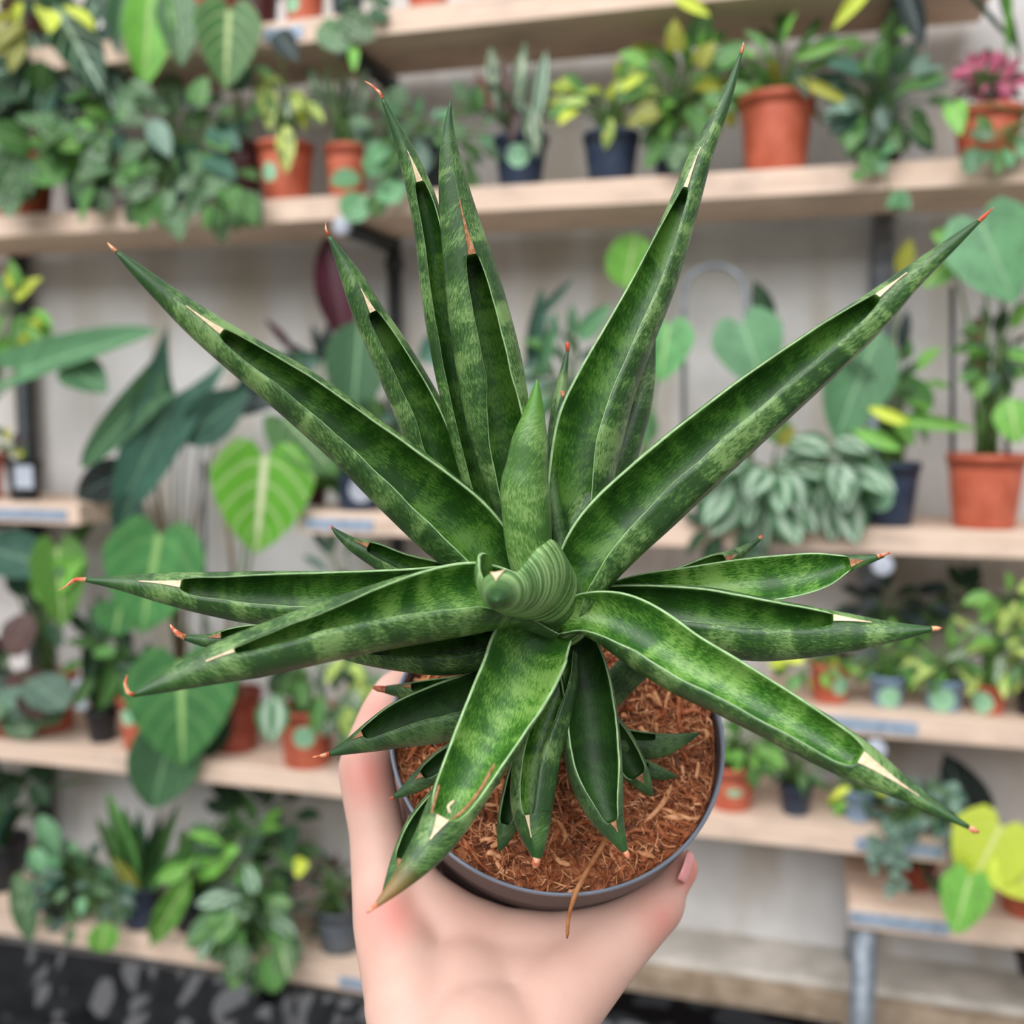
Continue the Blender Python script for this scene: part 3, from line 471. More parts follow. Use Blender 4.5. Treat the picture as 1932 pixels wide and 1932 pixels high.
# --- shelf F
plant('lime_philodendron', 'lime yellow heart-leaved philodendron at the lower right edge', 'F', ('terra', 1935, 1752, 110, 60, .05, None), [('leaf', 1840, 1640, 1800, 1600, 10, 'ovate', 'lime', -.13, 0), ('leaf', 1888, 1560, 1822, 1690, 150, 'heart', 'lime', -.13, 0, .4), ('leaf', 1905, 1620, 1960, 1700, 120, 'heart', 'lime', -.14, 0, .4), ('leaf', 1830, 1655, 1800, 1765, 95, 'heart', 'bright', -.15, 0, .3), ('leaf', 1925, 1560, 1950, 1640, 60, 'ovate', 'silver', -.1)])
plant('plant_pot', 'low brown pot in the shade on the lower right shelf', 'F', ('terra_dark', 1722, 1712, 84, 52, .1, None), [('cloud', 1730, 1655, 50, 20, 12, 26, 'ovate', ['dark', 'bronze'], 0)])
# --- shelf E left
plant('silver_leaf_plant', 'plant with silvery round leaves in a brown pot at the left edge', 'E', ('terra_dark', 30, 1402, 110, 72, .06, None), [('cloud', 18, 1285, 48, 80, 14, 76, 'round', ['bluegrey', 'silver', 'bronze'], .4, 1, (-.08, 0))])
plant('leafy_plant', 'young lime heart-leaved plant on a pale stem in a terracotta pot at left', 'E', ('terra', 96, 1366, 104, 104, .1, None), [('leaf', 108, 1035, 118, 1185, 105, 'heart', 'bright', -.07, 0), ('leaf', 60, 1120, 150, 1060, 70, 'ovate', 'bright', -.06, 0), ('leaf', -30, 1030, 110, 1075, 95, 'ovate', 'teal_dark', -.07, 0), ('trunk', [(96, 1270), (100, 1220), (80, 1170), (95, 1100)], .005, 'stem'), ('leaf', 130, 1030, 175, 985, 30, 'ovate', 'green', -.02, 0), ('cloud', 60, 1150, 60, 40, 8, 60, 'ovate', ['dark', 'teal_dark'], .3)])
plant('leafy_plant', 'small black pot with upright narrow leaves left of the hanging heart leaves', 'E', ('black', 194, 1394, 60, 60, .06, None), [('leaf', 190, 1335, 235, 1210, 34, 'lance', 'green', -.03, 0), ('leaf', 185, 1340, 165, 1190, 40, 'lance', 'dark', 0, 0), ('leaf', 195, 1340, 200, 1220, 34, 'lance', 'dark', 0, 0), ('cloud', 195, 1230, 50, 60, 16, 62, 'lance', ['dark', 'green'], .1, 1.3), ('tag', 152, 1310, 26, 56)])
plant('leafy_plant', 'terracotta pot with a pale sticker half hidden behind the hanging heart leaf', 'E', ('terra', 268, 1408, 84, 98, .05, (236, 1355, 16)), [('cloud', 250, 1250, 50, 50, 12, 60, 'ovate', ['dark', 'green'], .3)])
plant('leafy_plant', 'terracotta pot with round mint sticker and a silver-striped leaf hanging beside it', 'E', ('terra', 580, 1438, 112, 110, .05, (571, 1395, 21)), [('leaf', 515, 1312, 512, 1402, 64, 'ovate', 'silver_band', -.1, 0), ('leaf', 605, 1310, 590, 1385, 28, 'lance', 'green', -.09, 0), ('cloud', 540, 1250, 90, 50, 26, 56, ['lance', 'ovate'], ['dark', 'green', 'teal_dark'], .3)])
plant('speckled_plant', 'plant with pale speckled drooping leaves just left of the index finger', 'E', ('black', 680, 1445, 90, 90, .06, None), [('cloud', 655, 1300, 48, 85, 30, 52, 'ovate', ['silver', 'varieg', 'stripe'], .9, .9, (-.09, 0)), ('cloud', 640, 1100, 70, 80, 16, 60, 'lance', ['teal_dark', 'teal'], .2)])
# --- shelf G
plant('snake_plant', 'dark upright snake plant at the lower left edge', 'G', ('black', 10, 1745, 100, 90, .12, None), [('straps', 9, 240, 30, ['dark', 'green', 'teal_dark'], .25), ('cloud', 45, 1460, 30, 40, 8, 60, 'ovate', 'dark', .3)])
plant('silver_foliage_plant', 'fine silvery foliage plant spilling over the lowest shelf at left', 'G', ('black', 130, 1775, 110, 84, .06, None), [('cloud', 150, 1680, 105, 100, 120, 34, 'ovate', ['silver', 'teal', 'teal_dark', 'bluegrey'], .4, 1, (-.1, .05)), ('leaf', 30, 1650, 60, 1780, 46, 'lance', 'silver', -.1), ('leaf', 60, 1600, 85, 1650, 34, 'ovate', 'teal', -.09), ('leaf', 200, 1740, 190, 1800, 56, 'round', 'bright', -.11), ('leaf', 75, 1540, 110, 1610, 40, 'lance', 'teal', -.04)])
plant('fan_palm_plant', 'upright fan-leaved plant in a navy pot on the lowest shelf', 'G', ('navy', 268, 1770, 74, 82, .05, None), [('leaf', 262, 1690, 185, 1545, 32, 'lance', 'green', 0, 0), ('leaf', 262, 1690, 205, 1500, 34, 'lance', 'green', 0, 0), ('leaf', 264, 1690, 235, 1530, 34, 'lance', 'green', .01, 0), ('leaf', 266, 1690, 262, 1540, 34, 'lance', 'dark', .02, 0), ('leaf', 268, 1690, 300, 1545, 30, 'lance', 'dark', .02, 0), ('leaf', 270, 1690, 330, 1530, 30, 'lance', 'green', .02, 0), ('leaf', 270, 1690, 345, 1600, 26, 'lance', 'green', 0, 0), ('leaf', 262, 1690, 215, 1620, 26, 'lance', 'yellow', -.02, 0)])
plant('birds_nest_fern', 'bright wavy-edged fern fronds hanging over the lowest shelf', 'G', ('black', 365, 1785, 80, 80, .07, None), [('leaf', 362, 1650, 270, 1800, 52, 'wavy', 'bright', -.1, 1), ('leaf', 355, 1640, 290, 1660, 34, 'wavy', 'bright', -.06, 1), ('leaf', 368, 1650, 380, 1560, 50, 'wavy', 'green', 0, 1), ('leaf', 375, 1650, 440, 1600, 44, 'wavy', 'bright', -.02, 1), ('leaf', 370, 1650, 345, 1570, 44, 'wavy', 'green', 0, 1), ('cloud', 470, 1610, 120, 85, 40, 60, ['wavy', 'ovate'], ['bright', 'green', 'green', 'dark'], .2, 1.1, (-.06, .08)), ('cloud', 500, 1535, 90, 40, 16, 60, 'ovate', 'dark', .2, 1, (0, .1))])
plant('peperomia', 'peperomia with striped silvery-green oval leaves at the front of the lowest shelf', 'G', ('black', 470, 1830, 110, 80, .06, None), [('cloud', 465, 1755, 98, 88, 62, 58, 'ovate', ['silver', 'veined', 'silver_band', 'green'], .8, 1.15, (-.13, .0)), ('leaf', 555, 1640, 580, 1630, 36, 'ovate', 'lime', -.08, 0)])
plant('bronze_plant', 'dull bronze fine-leaved plant in a dark grey pot left of the wrist', 'G', ('grey', 645, 1858, 100, 84, .08, None), [('cloud', 625, 1700, 60, 90, 90, 28, 'lance', ['bronze', 'bronze', 'dark'], .3, 1.2)])
plant('plant_pot', 'black hanging pot base below the low shelf at the right edge', 'none', ('black', 1950, 1838, 70, 42, .05, None), [('cloud', 1960, 1790, 20, 8, 4, 20, 'ovate', 'dark', 0)])
#HERO
# ================================================================== the held plant
def hero_mat(name, dark, mid, light, amt=.5, rough=.42, stripes=False, tip=(34, 72, 28)):
    t = NT(name); uv = t.n('ShaderNodeTexCoord').outputs['UV']
    def sc(x, y, off=0):
        m = t.n('ShaderNodeMapping'); m.inputs['Scale'].default_value = (x, y, 1); m.inputs['Location'].default_value = (off, off, 0); t.l(uv, m.inputs[0])
        a = t.n('ShaderNodeVectorMath', operation='ADD'); t.l(m.outputs[0], a.inputs[0]); c = t.n('ShaderNodeCombineXYZ'); r = t.math('MULTIPLY', t.n('ShaderNodeObjectInfo').outputs['Random'], 50.0); t.l(r, c.inputs[2]); t.l(c.outputs[0], a.inputs[1]); return a.outputs[0]
    # uv.x runs along the leaf in metres, uv.y across it in metres
    big = t.noise(sc(95, 40), 1, 3, .55, .4); fine = t.noise(sc(520, 1900, 3), 1, 5, .72, .5); streak = t.noise(sc(40, 900, 7), 1, 3)
    f = t.math('ADD', t.math('MULTIPLY', big, .5), t.math('MULTIPLY', fine, .5))
    if stripes:
        band = t.noise(sc(1000, 25, 1), 1, 2, .5, .6); f = t.math('ADD', t.math('MULTIPLY', band, .8), t.math('MULTIPLY', fine, .2))
    k = t.mix(t.ramp(f, .44, .52), dark, mid); k = t.mix(t.math('MULTIPLY', t.ramp(f, .51, .57), amt), k, light)
    k = t.mix(t.math('MULTIPLY', t.ramp(streak, .5, .75), .18), k, mid)
    at_ = t.n('ShaderNodeAttribute'); at_.attribute_name = 'tipdark'; k = t.mix(at_.outputs['Fac'], k, tip)
    at2 = t.n('ShaderNodeAttribute'); at2.attribute_name = 'tipbrown'; k = t.mix(at2.outputs['Fac'], k, (128, 100, 56))
    t.bump(fine, .12, .0005)
    return t.fin(k, rough, .42)
HM = [hero_mat('leaf_outside', (34, 66, 26), (62, 98, 42), (122, 152, 90), .72), hero_mat('leaf_inside', (28, 66, 14), (52, 96, 26), (94, 134, 56), .6), mat_plain('leaf_margin', (150, 182, 128), 14, 300, .5)]
HM_LIGHT = [HM[0], hero_mat('leaf_inside_mottled', (36, 80, 22), (70, 120, 36), (124, 162, 80), .8), HM[2]]
HM_SHADE = [hero_mat('leaf_outside_shade', (36, 64, 30), (60, 92, 44), (92, 124, 72), .6, rough=.55), hero_mat('leaf_inside_shade', (22, 54, 12), (34, 72, 18), (54, 94, 32), .4, rough=.58), HM[2]]  # darker leaf copies for low and inner leaves, shade painted into their colours
HM_YOUNG = [hero_mat('leaf_young', (60, 100, 48), (98, 138, 74), (150, 178, 118), .9, stripes=True), HM[1], HM[2]]
HM_YOUNG2 = [hero_mat('leaf_young_upright', (58, 96, 40), (84, 124, 56), (134, 164, 96), .7, tip=(70, 122, 30)), HM[1], HM[2]]
M_PATCH = mat_plain('dry_leaf_skin', (214, 190, 156), 14, 700, .6, .3); M_PATCHD = mat_plain('dry_leaf_skin_brown', (150, 102, 68), 22, 700, .6, .3)
def mat_spine():
    t = NT('leaf_spine'); n = t.noise(t.coord(), 500, 3); return t.fin(t.mix(t.ramp(n, .35, .65), (186, 70, 38), (214, 160, 120)), .5)
M_SPINE = mat_spine()
POTC3 = pz(1052, 1372, .40)
N_CAM = Vector((.05, .64, .77)).normalized(); NAX = (M3 @ N_CAM).normalized()
HP = empty('potted_snake_plant', POTC3 - NAX*.1, 'spiky snake plant in a dark grey pot, held up by the hand in the foreground', 'potted plant')
def catmull(P, m):
    n = len(P); L = [0]
    for i in range(1, n): L.append(L[-1] + (P[i]-P[i-1]).length)
    out, ts = [], []
    for k in range(m):
        d = L[-1]*k/(m-1); i = 0
        while i < n-2 and d > L[i+1]: i += 1
        t = (d-L[i])/max(1e-9, L[i+1]-L[i]); p0 = P[max(0, i-1)]; p1 = P[i]; p2 = P[i+1]; p3 = P[min(n-1, i+2)]
        def seg(a, b): return max(1e-9, b-a)
        m1 = (p2-p0)/(L[i+1]-L[max(0, i-1)])*(L[i+1]-L[i]); m2 = (p3-p1)/(L[min(n-1, i+2)]-L[i])*(L[i+1]-L[i])
        h = (2*t**3-3*t*t+1)*p1 + (t**3-2*t*t+t)*m1 + (-2*t**3+3*t*t)*p2 + (t**3-t*t)*m2
        out.append(h)
    return out, L[-1]
def lerpl(x, xs, ys):
    if x <= xs[0]: return ys[0]
    for i in range(1, len(xs)):
        if x <= xs[i]: return ys[i-1] + (ys[i]-ys[i-1])*(x-xs[i-1])/max(1e-9, xs[i]-xs[i-1])
    return ys[-1]
def leafst(st, zs):
    """stations in photo pixels (x, y, width) base to tip; zs camera depth at base, ..., tip"""
    n = len(st); L = [0]
    for i in range(1, n): L.append(L[-1]+math.hypot(st[i][0]-st[i-1][0], st[i][1]-st[i-1][1]))
    pts = []
    for i, s in enumerate(st):
        f = L[i]/L[-1]; z = lerpl(f, [k/(len(zs)-1) for k in range(len(zs))], zs); p = pz(s[0], s[1], z)
        pts.append(Vector((p.x, p.y, p.z, s[2]*z/F/2)))
    return pts
LEAFN = [0]
def hero_leaf(st, zs, ang, tcp=None, tpp=None, mats=HM, spine=None, th=.46, label=None, openv=None, brown=0, patch=M_PATCH, pts=None, dark=.14, cap=.0, name='leaf', fl=.9, wave=1, ridge=None, endg=.42, rl=.06):
    P = pts or leafst(st, zs); m = 84; Q, L = catmull(P, m)
    LEAFN[0] += 1; sd = LEAFN[0]*3.7
    def tnear(px):
        best = 0; bd = 1e9
        for i, q in enumerate(Q):
            v = MW.inverted() @ Vector(q[:3]); x = 966+v.x/-v.z*F; y = 966-v.y/-v.z*F; d = math.hypot(x-px[0], y-px[1])
            if d < bd: bd = d; best = i/(m-1)
        return best
    tc_ = tnear(tcp) if isinstance(tcp, tuple) else (tcp or .8); tp_ = tnear(tpp) if isinstance(tpp, tuple) else (tpp or min(.98, tc_+.06))
    if tp_ <= tc_: tp_ = tc_+.015
    TA = [a[0] for a in ang]; AL = [a[1] for a in ang]; AR = [a[2] for a in ang]
    # ring positions along the leaf, dense about the end of the groove
    ts = sorted(set([i/70 for i in range(71)] + [tc_-rl*f_ for f_ in (.7, .5, .35, .22, .12, .05)] + [tc_-.012, tc_-.006, tc_-.002, tc_+.0005, tc_+.004, tp_]))
    ts = [t for t in ts if 0 <= t <= 1]
    nO, nI = 26, 14; K = nO+nI; vs, fs, mi, uv, td, tb = [], [], [], [], [], []
    pv, pf = [], []
    for ri, t in enumerate(ts):
        x = t*(m-1); i = min(m-2, int(x)); q = Q[i].lerp(Q[i+1], x-i); p = Vector(q[:3]); Rr = max(q[3], .00025)
        a, b = Q[max(0, i-1)], Q[min(m-1, i+2)]; T = (Vector(b[:3])-Vector(a[:3])).normalized()
        V = (CAM-p).normalized() if openv is None else openv; V = (V - T*V.dot(T)).normalized(); S = T.cross(V)
        tcl = min(t, tc_); al, ar = R(lerpl(tcl, TA, AL)), R(lerpl(tcl, TA, AR))
        roll = (al+ar)/2; g = (ar-al)/2
        if g > 0: g += .05*wave*noise.noise(Vector((t*16, sd, 0)))
        if g > 0:
            s_ = max(0, min(1, (t-(tc_-rl))/rl)); g *= endg + (1-endg)*math.sqrt(1-s_*s_)
        if t > tc_: g = g*max(0, 1-(t-tc_)/(tp_-tc_))
        g = max(g, R(2.5)); k = 0 if t < tc_-.014 else min(1, (t-(tc_-.014))/.014); k = k*k*(3-2*k)
        O = V*math.cos(roll) + S*math.sin(roll); W = S*math.cos(roll) - V*math.sin(roll)
        dk = max(0, min(1, (t-(1-dark))/dark*1.4)); bw = max(0, min(1, (t-(1-brown))/max(brown, 1e-6)*1.6)) if brown else 0
        for j in range(nO):
            psi = g + (2*math.pi-2*g)*j/(nO-1); c = math.cos(psi); f_ = fl if c > 0 else 1
            rg = 1 if not ridge else 1 + ridge[1]*math.exp(-(((psi+roll-R(ridge[0])+math.pi) % (2*math.pi) - math.pi)/.2)**2)
            vs.append(p + (W*math.sin(psi) + O*c*f_)*Rr*rg); uv.append((t*L, psi*Rr)); td.append(dk); tb.append(bw)
        tk = th*Rr; tm = max(.07*Rr, min(.00045, Rr*.3))
        for j in range(nI):
            u = 1-2*j/(nI-1)                        # from the far margin back to the near one
            psi = math.pi + (math.pi-g)*u; e_ = abs(u); tt = tk*(1-e_**2.5) + tm*(e_**2.5); r_ = Rr - tt; c = math.cos(psi); f_ = fl if c > 0 else 1
            A = p + (W*math.sin(psi) + O*c*f_)*r_
            gg = g; B = p + W*(-math.sin(gg)*u*Rr*.97) + O*(math.cos(gg)*fl*Rr - (.10*(1-u*u)*Rr*math.sin(g)))
            vs.append(A.lerp(B, k)); uv.append((t*L, psi*Rr*.8)); td.append(dk if t > tc_ else 0); tb.append(bw)
        if tc_+.0003 <= t <= tp_:
            for j in range(7):
                u = j/6*2-1; pv.append(p + W*(math.sin(g)*u*Rr*.96) + O*(math.cos(g)*fl*Rr - .10*(1-u*u)*Rr*math.sin(g) + .00012 + .06*Rr))
    for r_ in range(len(ts)-1):
        t = ts[r_]
        for j in range(K):
            j2 = (j+1) % K; fs.append((r_*K+j, r_*K+j2, (r_+1)*K+j2, (r_+1)*K+j))
            mi.append(0 if (j < nO-1 or t >= tc_) else (2 if j in (nO-1, K-1) else 1))
    fs.append(tuple(range(K))[::-1]); mi.append(0)
    n_ = (len(ts)-1)*K; fs.append(tuple(n_+j for j in range(K))); mi.append(0)
    me = mesh(name, vs, fs, mats, mi, uv=uv)
    for nm, dat in (('tipdark', td), ('tipbrown', tb)):
        at_ = me.attributes.new(nm, 'FLOAT', 'POINT'); at_.data.foreach_set('value', dat)
    o = link(name, me, HP)
    if label: o['label'] = label
    np_ = len(pv)//7
    if np_ > 1 and patch:
        for r_ in range(np_-1):
            for j in range(6): pf.append((r_*7+j, r_*7+j+1, r_*7+j+8, r_*7+j+7))
        c = link('dry_patch', mesh('dry_patch', pv, pf, patch), o); c.matrix_parent_inverse = Matrix()
    if spine:
        z = zs[-1] if zs else .3; z = spine[0][3] if len(spine[0]) > 3 else z
        pp = [pz(s[0], s[1], z) for s in spine]; rr = [s[2]*z/F/2 for s in spine]; sv_, sf_ = tube(pp, rr, 8)
        c = link('leaf_spine', mesh('leaf_spine', sv_, sf_, M_SPINE), o); c.matrix_parent_inverse = Matrix()
    return o
# HP is unrotated: world-space meshes need the inverse translation only
# ---- back leaves first
hero_leaf([(1078, 1120, 60), (1090, 1000, 70), (1150, 900, 72), (1190, 800, 62), (1215, 720, 42), (1236, 636, 3)], [.36, .37], [(0, 110, 250)], .8, .82, th=.4, patch=None)
hero_leaf([(1070, 1080, 34), (1045, 900, 34), (1052, 780, 28), (1064, 700, 15), (1071, 662, 5)], [.36, .37], [(0, 100, 220)], .8, .82, spine=[(1071, 664, 7), (1071, 648, 9), (1072, 646, 5)], patch=None)
hero_leaf([(1065, 1060, 30), (1040, 900, 24), (1052, 800, 18), (1060, 758, 9), (1062, 746, 4)], [.355, .36], [(0, 100, 220)], .8, .82, spine=[(1062, 750, 7), (1061, 738, 8)], patch=None, mats=HM_SHADE)
hero_leaf([(960, 1130, 40), (850, 1090, 50), (760, 1070, 56), (705, 1044, 46), (667, 1027, 28), (640, 1008, 14), (627, 996, 5)], [.36, .355], [(0, -10, 75), (1, -10, 70)], (690, 1040), (664, 1026), spine=[(628, 998, 6), (624, 990, 2)], patch=M_PATCHD)
hero_leaf([(1120, 1140, 40), (1200, 1118, 40), (1290, 1090, 46), (1345, 1068, 44), (1385, 1050, 28), (1410, 1034, 16), (1434, 1016, 7)], [.36, .355], [(0, -70, 60)], (1370, 1058), (1392, 1046), spine=[(1432, 1017, 8), (1438, 1010, 6)], patch=M_PATCHD)
hero_leaf([(1090, 1150, 60), (1200, 1120, 70), (1300, 1108, 78), (1400, 1096, 84), (1480, 1088, 84), (1550, 1076, 68), (1596, 1064, 36), (1640, 1055, 17), (1668, 1048, 7)], [.345, .325], [(0, -85, 78), (.8, -85, 80)], (1602, 1058), (1632, 1054), spine=[(1655, 1050, 10), (1680, 1043, 2)], patch=M_PATCHD, mats=HM_LIGHT, th=.5, fl=.6)
hero_leaf([(1060, 1150, 60), (1130, 1150, 90), (1210, 1152, 104), (1320, 1166, 124), (1420, 1184, 126), (1520, 1191, 102), (1600, 1193, 76), (1680, 1192, 42), (1740, 1188, 17), (1764, 1186, 7)], [.34, .305], [(0, -80, 40), (.35, -72, 8), (.75, -70, -14)], (1578, 1181), (1645, 1180), spine=[(1758, 1186, 10), (1768, 1186, 10), (1777, 1185, 3)])
# top group
hero_leaf([(1010, 1100, 60), (930, 1040, 66), (868, 960, 82), (826, 870, 94), (798, 790, 95), (762, 715, 86), (728, 650, 74), (695, 590, 60), (664, 525, 42), (640, 480, 22), (620, 444, 7)], [.372, .36, .345], [(0, -25, 70), (.4, -18, 58), (.75, -12, 45)], (706, 588), (680, 541), spine=[(621, 445, 7), (615, 432, 4), (614, 420, 1)])
hero_leaf([(1010, 1110, 50), (950, 1040, 56), (915, 950, 60), (888, 850, 64), (865, 750, 68), (845, 650, 70), (828, 550, 68), (813, 450, 60), (798, 380, 54), (775, 310, 40), (748, 245, 22), (727, 198, 10), (720, 182, 6)], [.366, .352, .335], [(0, -30, 75), (.5, -25, 68), (.8, -25, 50)], (790, 344), (769, 283), spine=[(722, 186, 7), (716, 174, 6), (700, 160, 4), (688, 153, 2)], label='thin leaf with a hooked brown tip')
hero_leaf([(1015, 1120, 50), (985, 1000, 74), (965, 900, 104), (943, 800, 122), (925, 700, 127), (905, 600, 118), (885, 500, 98), (868, 420, 76), (857, 360, 60), (848, 290, 38), (847, 225, 14), (851, 188, 3)], [.355, .342, .328], [(0, -50, 65), (.3, -30, 60), (.45, -8, 40), (.8, -8, 30)], (884, 484), (869, 374), patch=M_PATCHD)
# big upper left
hero_leaf([(1050, 1150, 70), (950, 1075, 110), (868, 1000, 148), (770, 915, 140), (664, 824, 118), (556, 738, 102), (456, 668, 80), (372, 606, 60), (305, 550, 40), (250, 502, 22), (217, 472, 7)], [.34, .30], [(0, -40, 85), (.3, -20, 72), (.6, -12, 55), (.8, -5, 48)], (413, 628), (345, 578), spine=[(220, 475, 9), (210, 466, 6), (203, 458, 2)])
# big upper right
hero_leaf([(1060, 1150, 70), (1065, 1080, 84), (1080, 1000, 106), (1095, 900, 126), (1115, 800, 134), (1145, 720, 118), (1183, 640, 102), (1240, 520, 82), (1286, 400, 60), (1324, 290, 43), (1368, 190, 24), (1392, 120, 10), (1399, 97, 5)], [.356, .350, .348], [(0, -85, 45), (.3, -92, 14), (.6, -88, 10), (.75, -40, 5)], (1297, 368), (1321, 292), spine=[(1398, 102, 6), (1401, 92, 7), (1403, 80, 1)])
hero_leaf([(1062, 1180, 80), (1085, 1110, 105), (1140, 1020, 138), (1235, 928, 144), (1345, 832, 134), (1450, 745, 120), (1560, 658, 98), (1645, 590, 74), (1720, 523, 46), (1800, 456, 24), (1850, 414, 8)], [.33, .30], [(0, -80, 30), (.3, -78, 8), (.7, -75, 2), (.85, -50, -10)], (1655, 565), (1713, 519), ridge=(48, .13), spine=[(1846, 418, 9), (1858, 407, 7), (1875, 391, 1)])
# left
hero_leaf([(1040, 1150, 60), (900, 1115, 96), (760, 1126, 110), (620, 1130, 108), (500, 1128, 104), (400, 1120, 84), (300, 1108, 56), (220, 1099, 26), (160, 1094, 8)], [.335, .305], [(0, -30, 88), (.5, -15, 80), (.75, -10, 50)], (343, 1103), (268, 1103), spine=[(163, 1094, 9), (146, 1093, 8), (138, 1096, 8), (122, 1108, 3), (108, 1115, 1)])
hero_leaf([(720, 1200, 40), (600, 1205, 54), (480, 1204, 54), (435, 1205, 42), (395, 1209, 28), (345, 1202, 10)], [.36, .345], [(0, -20, 80)], (415, 1198), (392, 1200), spine=[(350, 1203, 12), (336, 1196, 11), (326, 1186, 7), (321, 1178, 3)], patch=M_PATCHD)
hero_leaf([(1050, 1200, 70), (960, 1210, 80), (850, 1232, 84), (750, 1236, 60), (660, 1230, 34), (600, 1218, 6)], [.345, .335], [(0, -10, 85), (.5, 0, 60)], .8, .86, patch=None)
# lower group
hero_leaf([(1000, 1280, 50), (900, 1292, 44), (820, 1300, 40), (765, 1303, 30), (730, 1301, 16), (716, 1299, 8)], [.375, .365], [(0, -10, 80)], (775, 1303), (755, 1302), spine=[(728, 1301, 14), (712, 1299, 12), (704, 1297, 6)], patch=M_PATCHD)
hero_leaf([(1020, 1230, 80), (920, 1318, 128), (840, 1342, 116), (760, 1365, 92), (705, 1388, 62), (655, 1410, 28), (620, 1423, 9)], [.35, .33], [(0, -10, 88), (.6, -4, 86), (.8, -6, 70)], (684, 1390), (664, 1403), spine=[(622, 1422, 10), (608, 1426, 8), (590, 1429, 3)], mats=HM_SHADE, patch=M_PATCHD)
hero_leaf([(980, 1340, 40), (900, 1400, 50), (840, 1438, 54), (790, 1474, 38), (758, 1496, 18), (742, 1504, 7)], [.372, .362], [(0, -20, 60)], (800, 1466), (785, 1478), spine=[(746, 1503, 7), (734, 1507, 2)], mats=HM_SHADE, patch=M_PATCHD)
hero_leaf([(1060, 1340, 30), (1060, 1320, 46), (1120, 1330, 58), (1165, 1290, 60), (1205, 1250, 60)], [.375, .37], [(0, 110, 250)], .8, .9, mats=HM_SHADE, patch=None)
hero_leaf([(1060, 1330, 40), (1120, 1385, 50), (1190, 1403, 56), (1250, 1405, 46), (1292, 1393, 22), (1318, 1384, 5)], [.378, .372], [(0, -80, -20)], .7, .8, mats=HM_SHADE, patch=None)
hero_leaf([(1100, 1400, 20), (1160, 1425, 34), (1215, 1450, 36), (1250, 1460, 24), (1274, 1465, 6)], [.382, .378], [(0, -60, 20)], .7, .8, mats=HM_SHADE, patch=None)
hero_leaf([(1090, 1300, 40), (1130, 1350, 54), (1165, 1400, 62), (1193, 1447, 56), (1214, 1478, 34), (1231, 1502, 6)], [.375, .362], [(0, -60, 55)], (1204, 1466), (1214, 1480), mats=HM_SHADE, patch=M_PATCHD)
hero_leaf([(1000, 1400, 40), (985, 1440, 46), (966, 1520, 48), (952, 1575, 32), (942, 1606, 5)], [.37, .36], [(0, -20, 60)], .75, .8, mats=HM_SHADE, patch=None)
hero_leaf([(960, 1400, 60), (870, 1480, 66), (800, 1556, 64), (766, 1612, 50), (742, 1658, 30), (722, 1694, 8)], [.34, .285], [(0, -40, 60)], (757, 1632), (746, 1652), mats=HM_SHADE, patch=M_PATCHD)
hero_leaf([(1075, 1190, 80), (1098, 1260, 96), (1112, 1340, 104), (1118, 1420, 110), (1128, 1480, 98), (1146, 1540, 66), (1168, 1584, 30), (1181, 1610, 8)], [.345, .322], [(0, -75, 75), (.6, -66, 42), (.8, -45, 20)], (1150, 1555), (1160, 1572), spine=[(1179, 1606, 12), (1184, 1614, 12), (1188, 1622, 4)], mats=HM_SHADE, patch=M_PATCHD)
hero_leaf([(1070, 1230, 44), (1062, 1280, 60), (1038, 1350, 78), (1016, 1420, 88), (1006, 1480, 88), (1004, 1530, 78), (1009, 1580, 52), (1013, 1612, 24), (1013, 1626, 10)], [.34, .312], [(0, -30, 60), (.5, -8, 40), (.8, -2, 32)], (996, 1545), (1004, 1582), spine=[(1013, 1618, 16), (1010, 1630, 16), (1009, 1637, 8)], mats=HM_LIGHT)
# right front, left front, front
hero_leaf([(1050, 1175, 50), (1100, 1158, 80), (1160, 1170, 112), (1215, 1200, 126), (1290, 1250, 122), (1370, 1293, 114), (1460, 1344, 104), (1550, 1396, 94), (1630, 1443, 78), (1700, 1486, 46), (1770, 1528, 23), (1830, 1562, 8)], [.322, .27], [(0, -80, 60), (.25, -82, 28), (.6, -80, 26), (.75, -60, 30)], (1622, 1440), (1735, 1505), spine=[(1828, 1561, 10), (1838, 1567, 12), (1846, 1570, 5)], mats=HM_LIGHT)
hero_leaf([(1055, 1175, 70), (980, 1136, 100), (900, 1126, 138), (800, 1144, 138), (700, 1168, 126), (600, 1196, 114), (500, 1226, 100), (430, 1246, 84), (360, 1270, 58), (300, 1293, 32), (250, 1312, 8)], [.322, .275], [(0, -30, 88), (.3, -12, 86), (.55, 4, 44), (.75, 8, 32)], (437, 1230), (392, 1253), spine=[(252, 1311, 9), (241, 1306, 9), (236, 1290, 7), (240, 1274, 2)], mats=HM_LIGHT)
hero_leaf([(1030, 1175, 120), (1003, 1215, 150), (978, 1275, 148), (942, 1345, 136), (902, 1425, 120), (862, 1505, 102), (826, 1572, 82), (790, 1622, 60), (750, 1668, 34), (706, 1712, 8)], [.322, .272], [(0, -88, 82), (.3, -70, 80), (.6, -46, 78), (.72, -30, 50)], (828, 1545), (804, 1592), spine=[(712, 1706, 11), (700, 1716, 8), (692, 1723, 2)], mats=HM_LIGHT, brown=.16, th=.5, fl=.75)
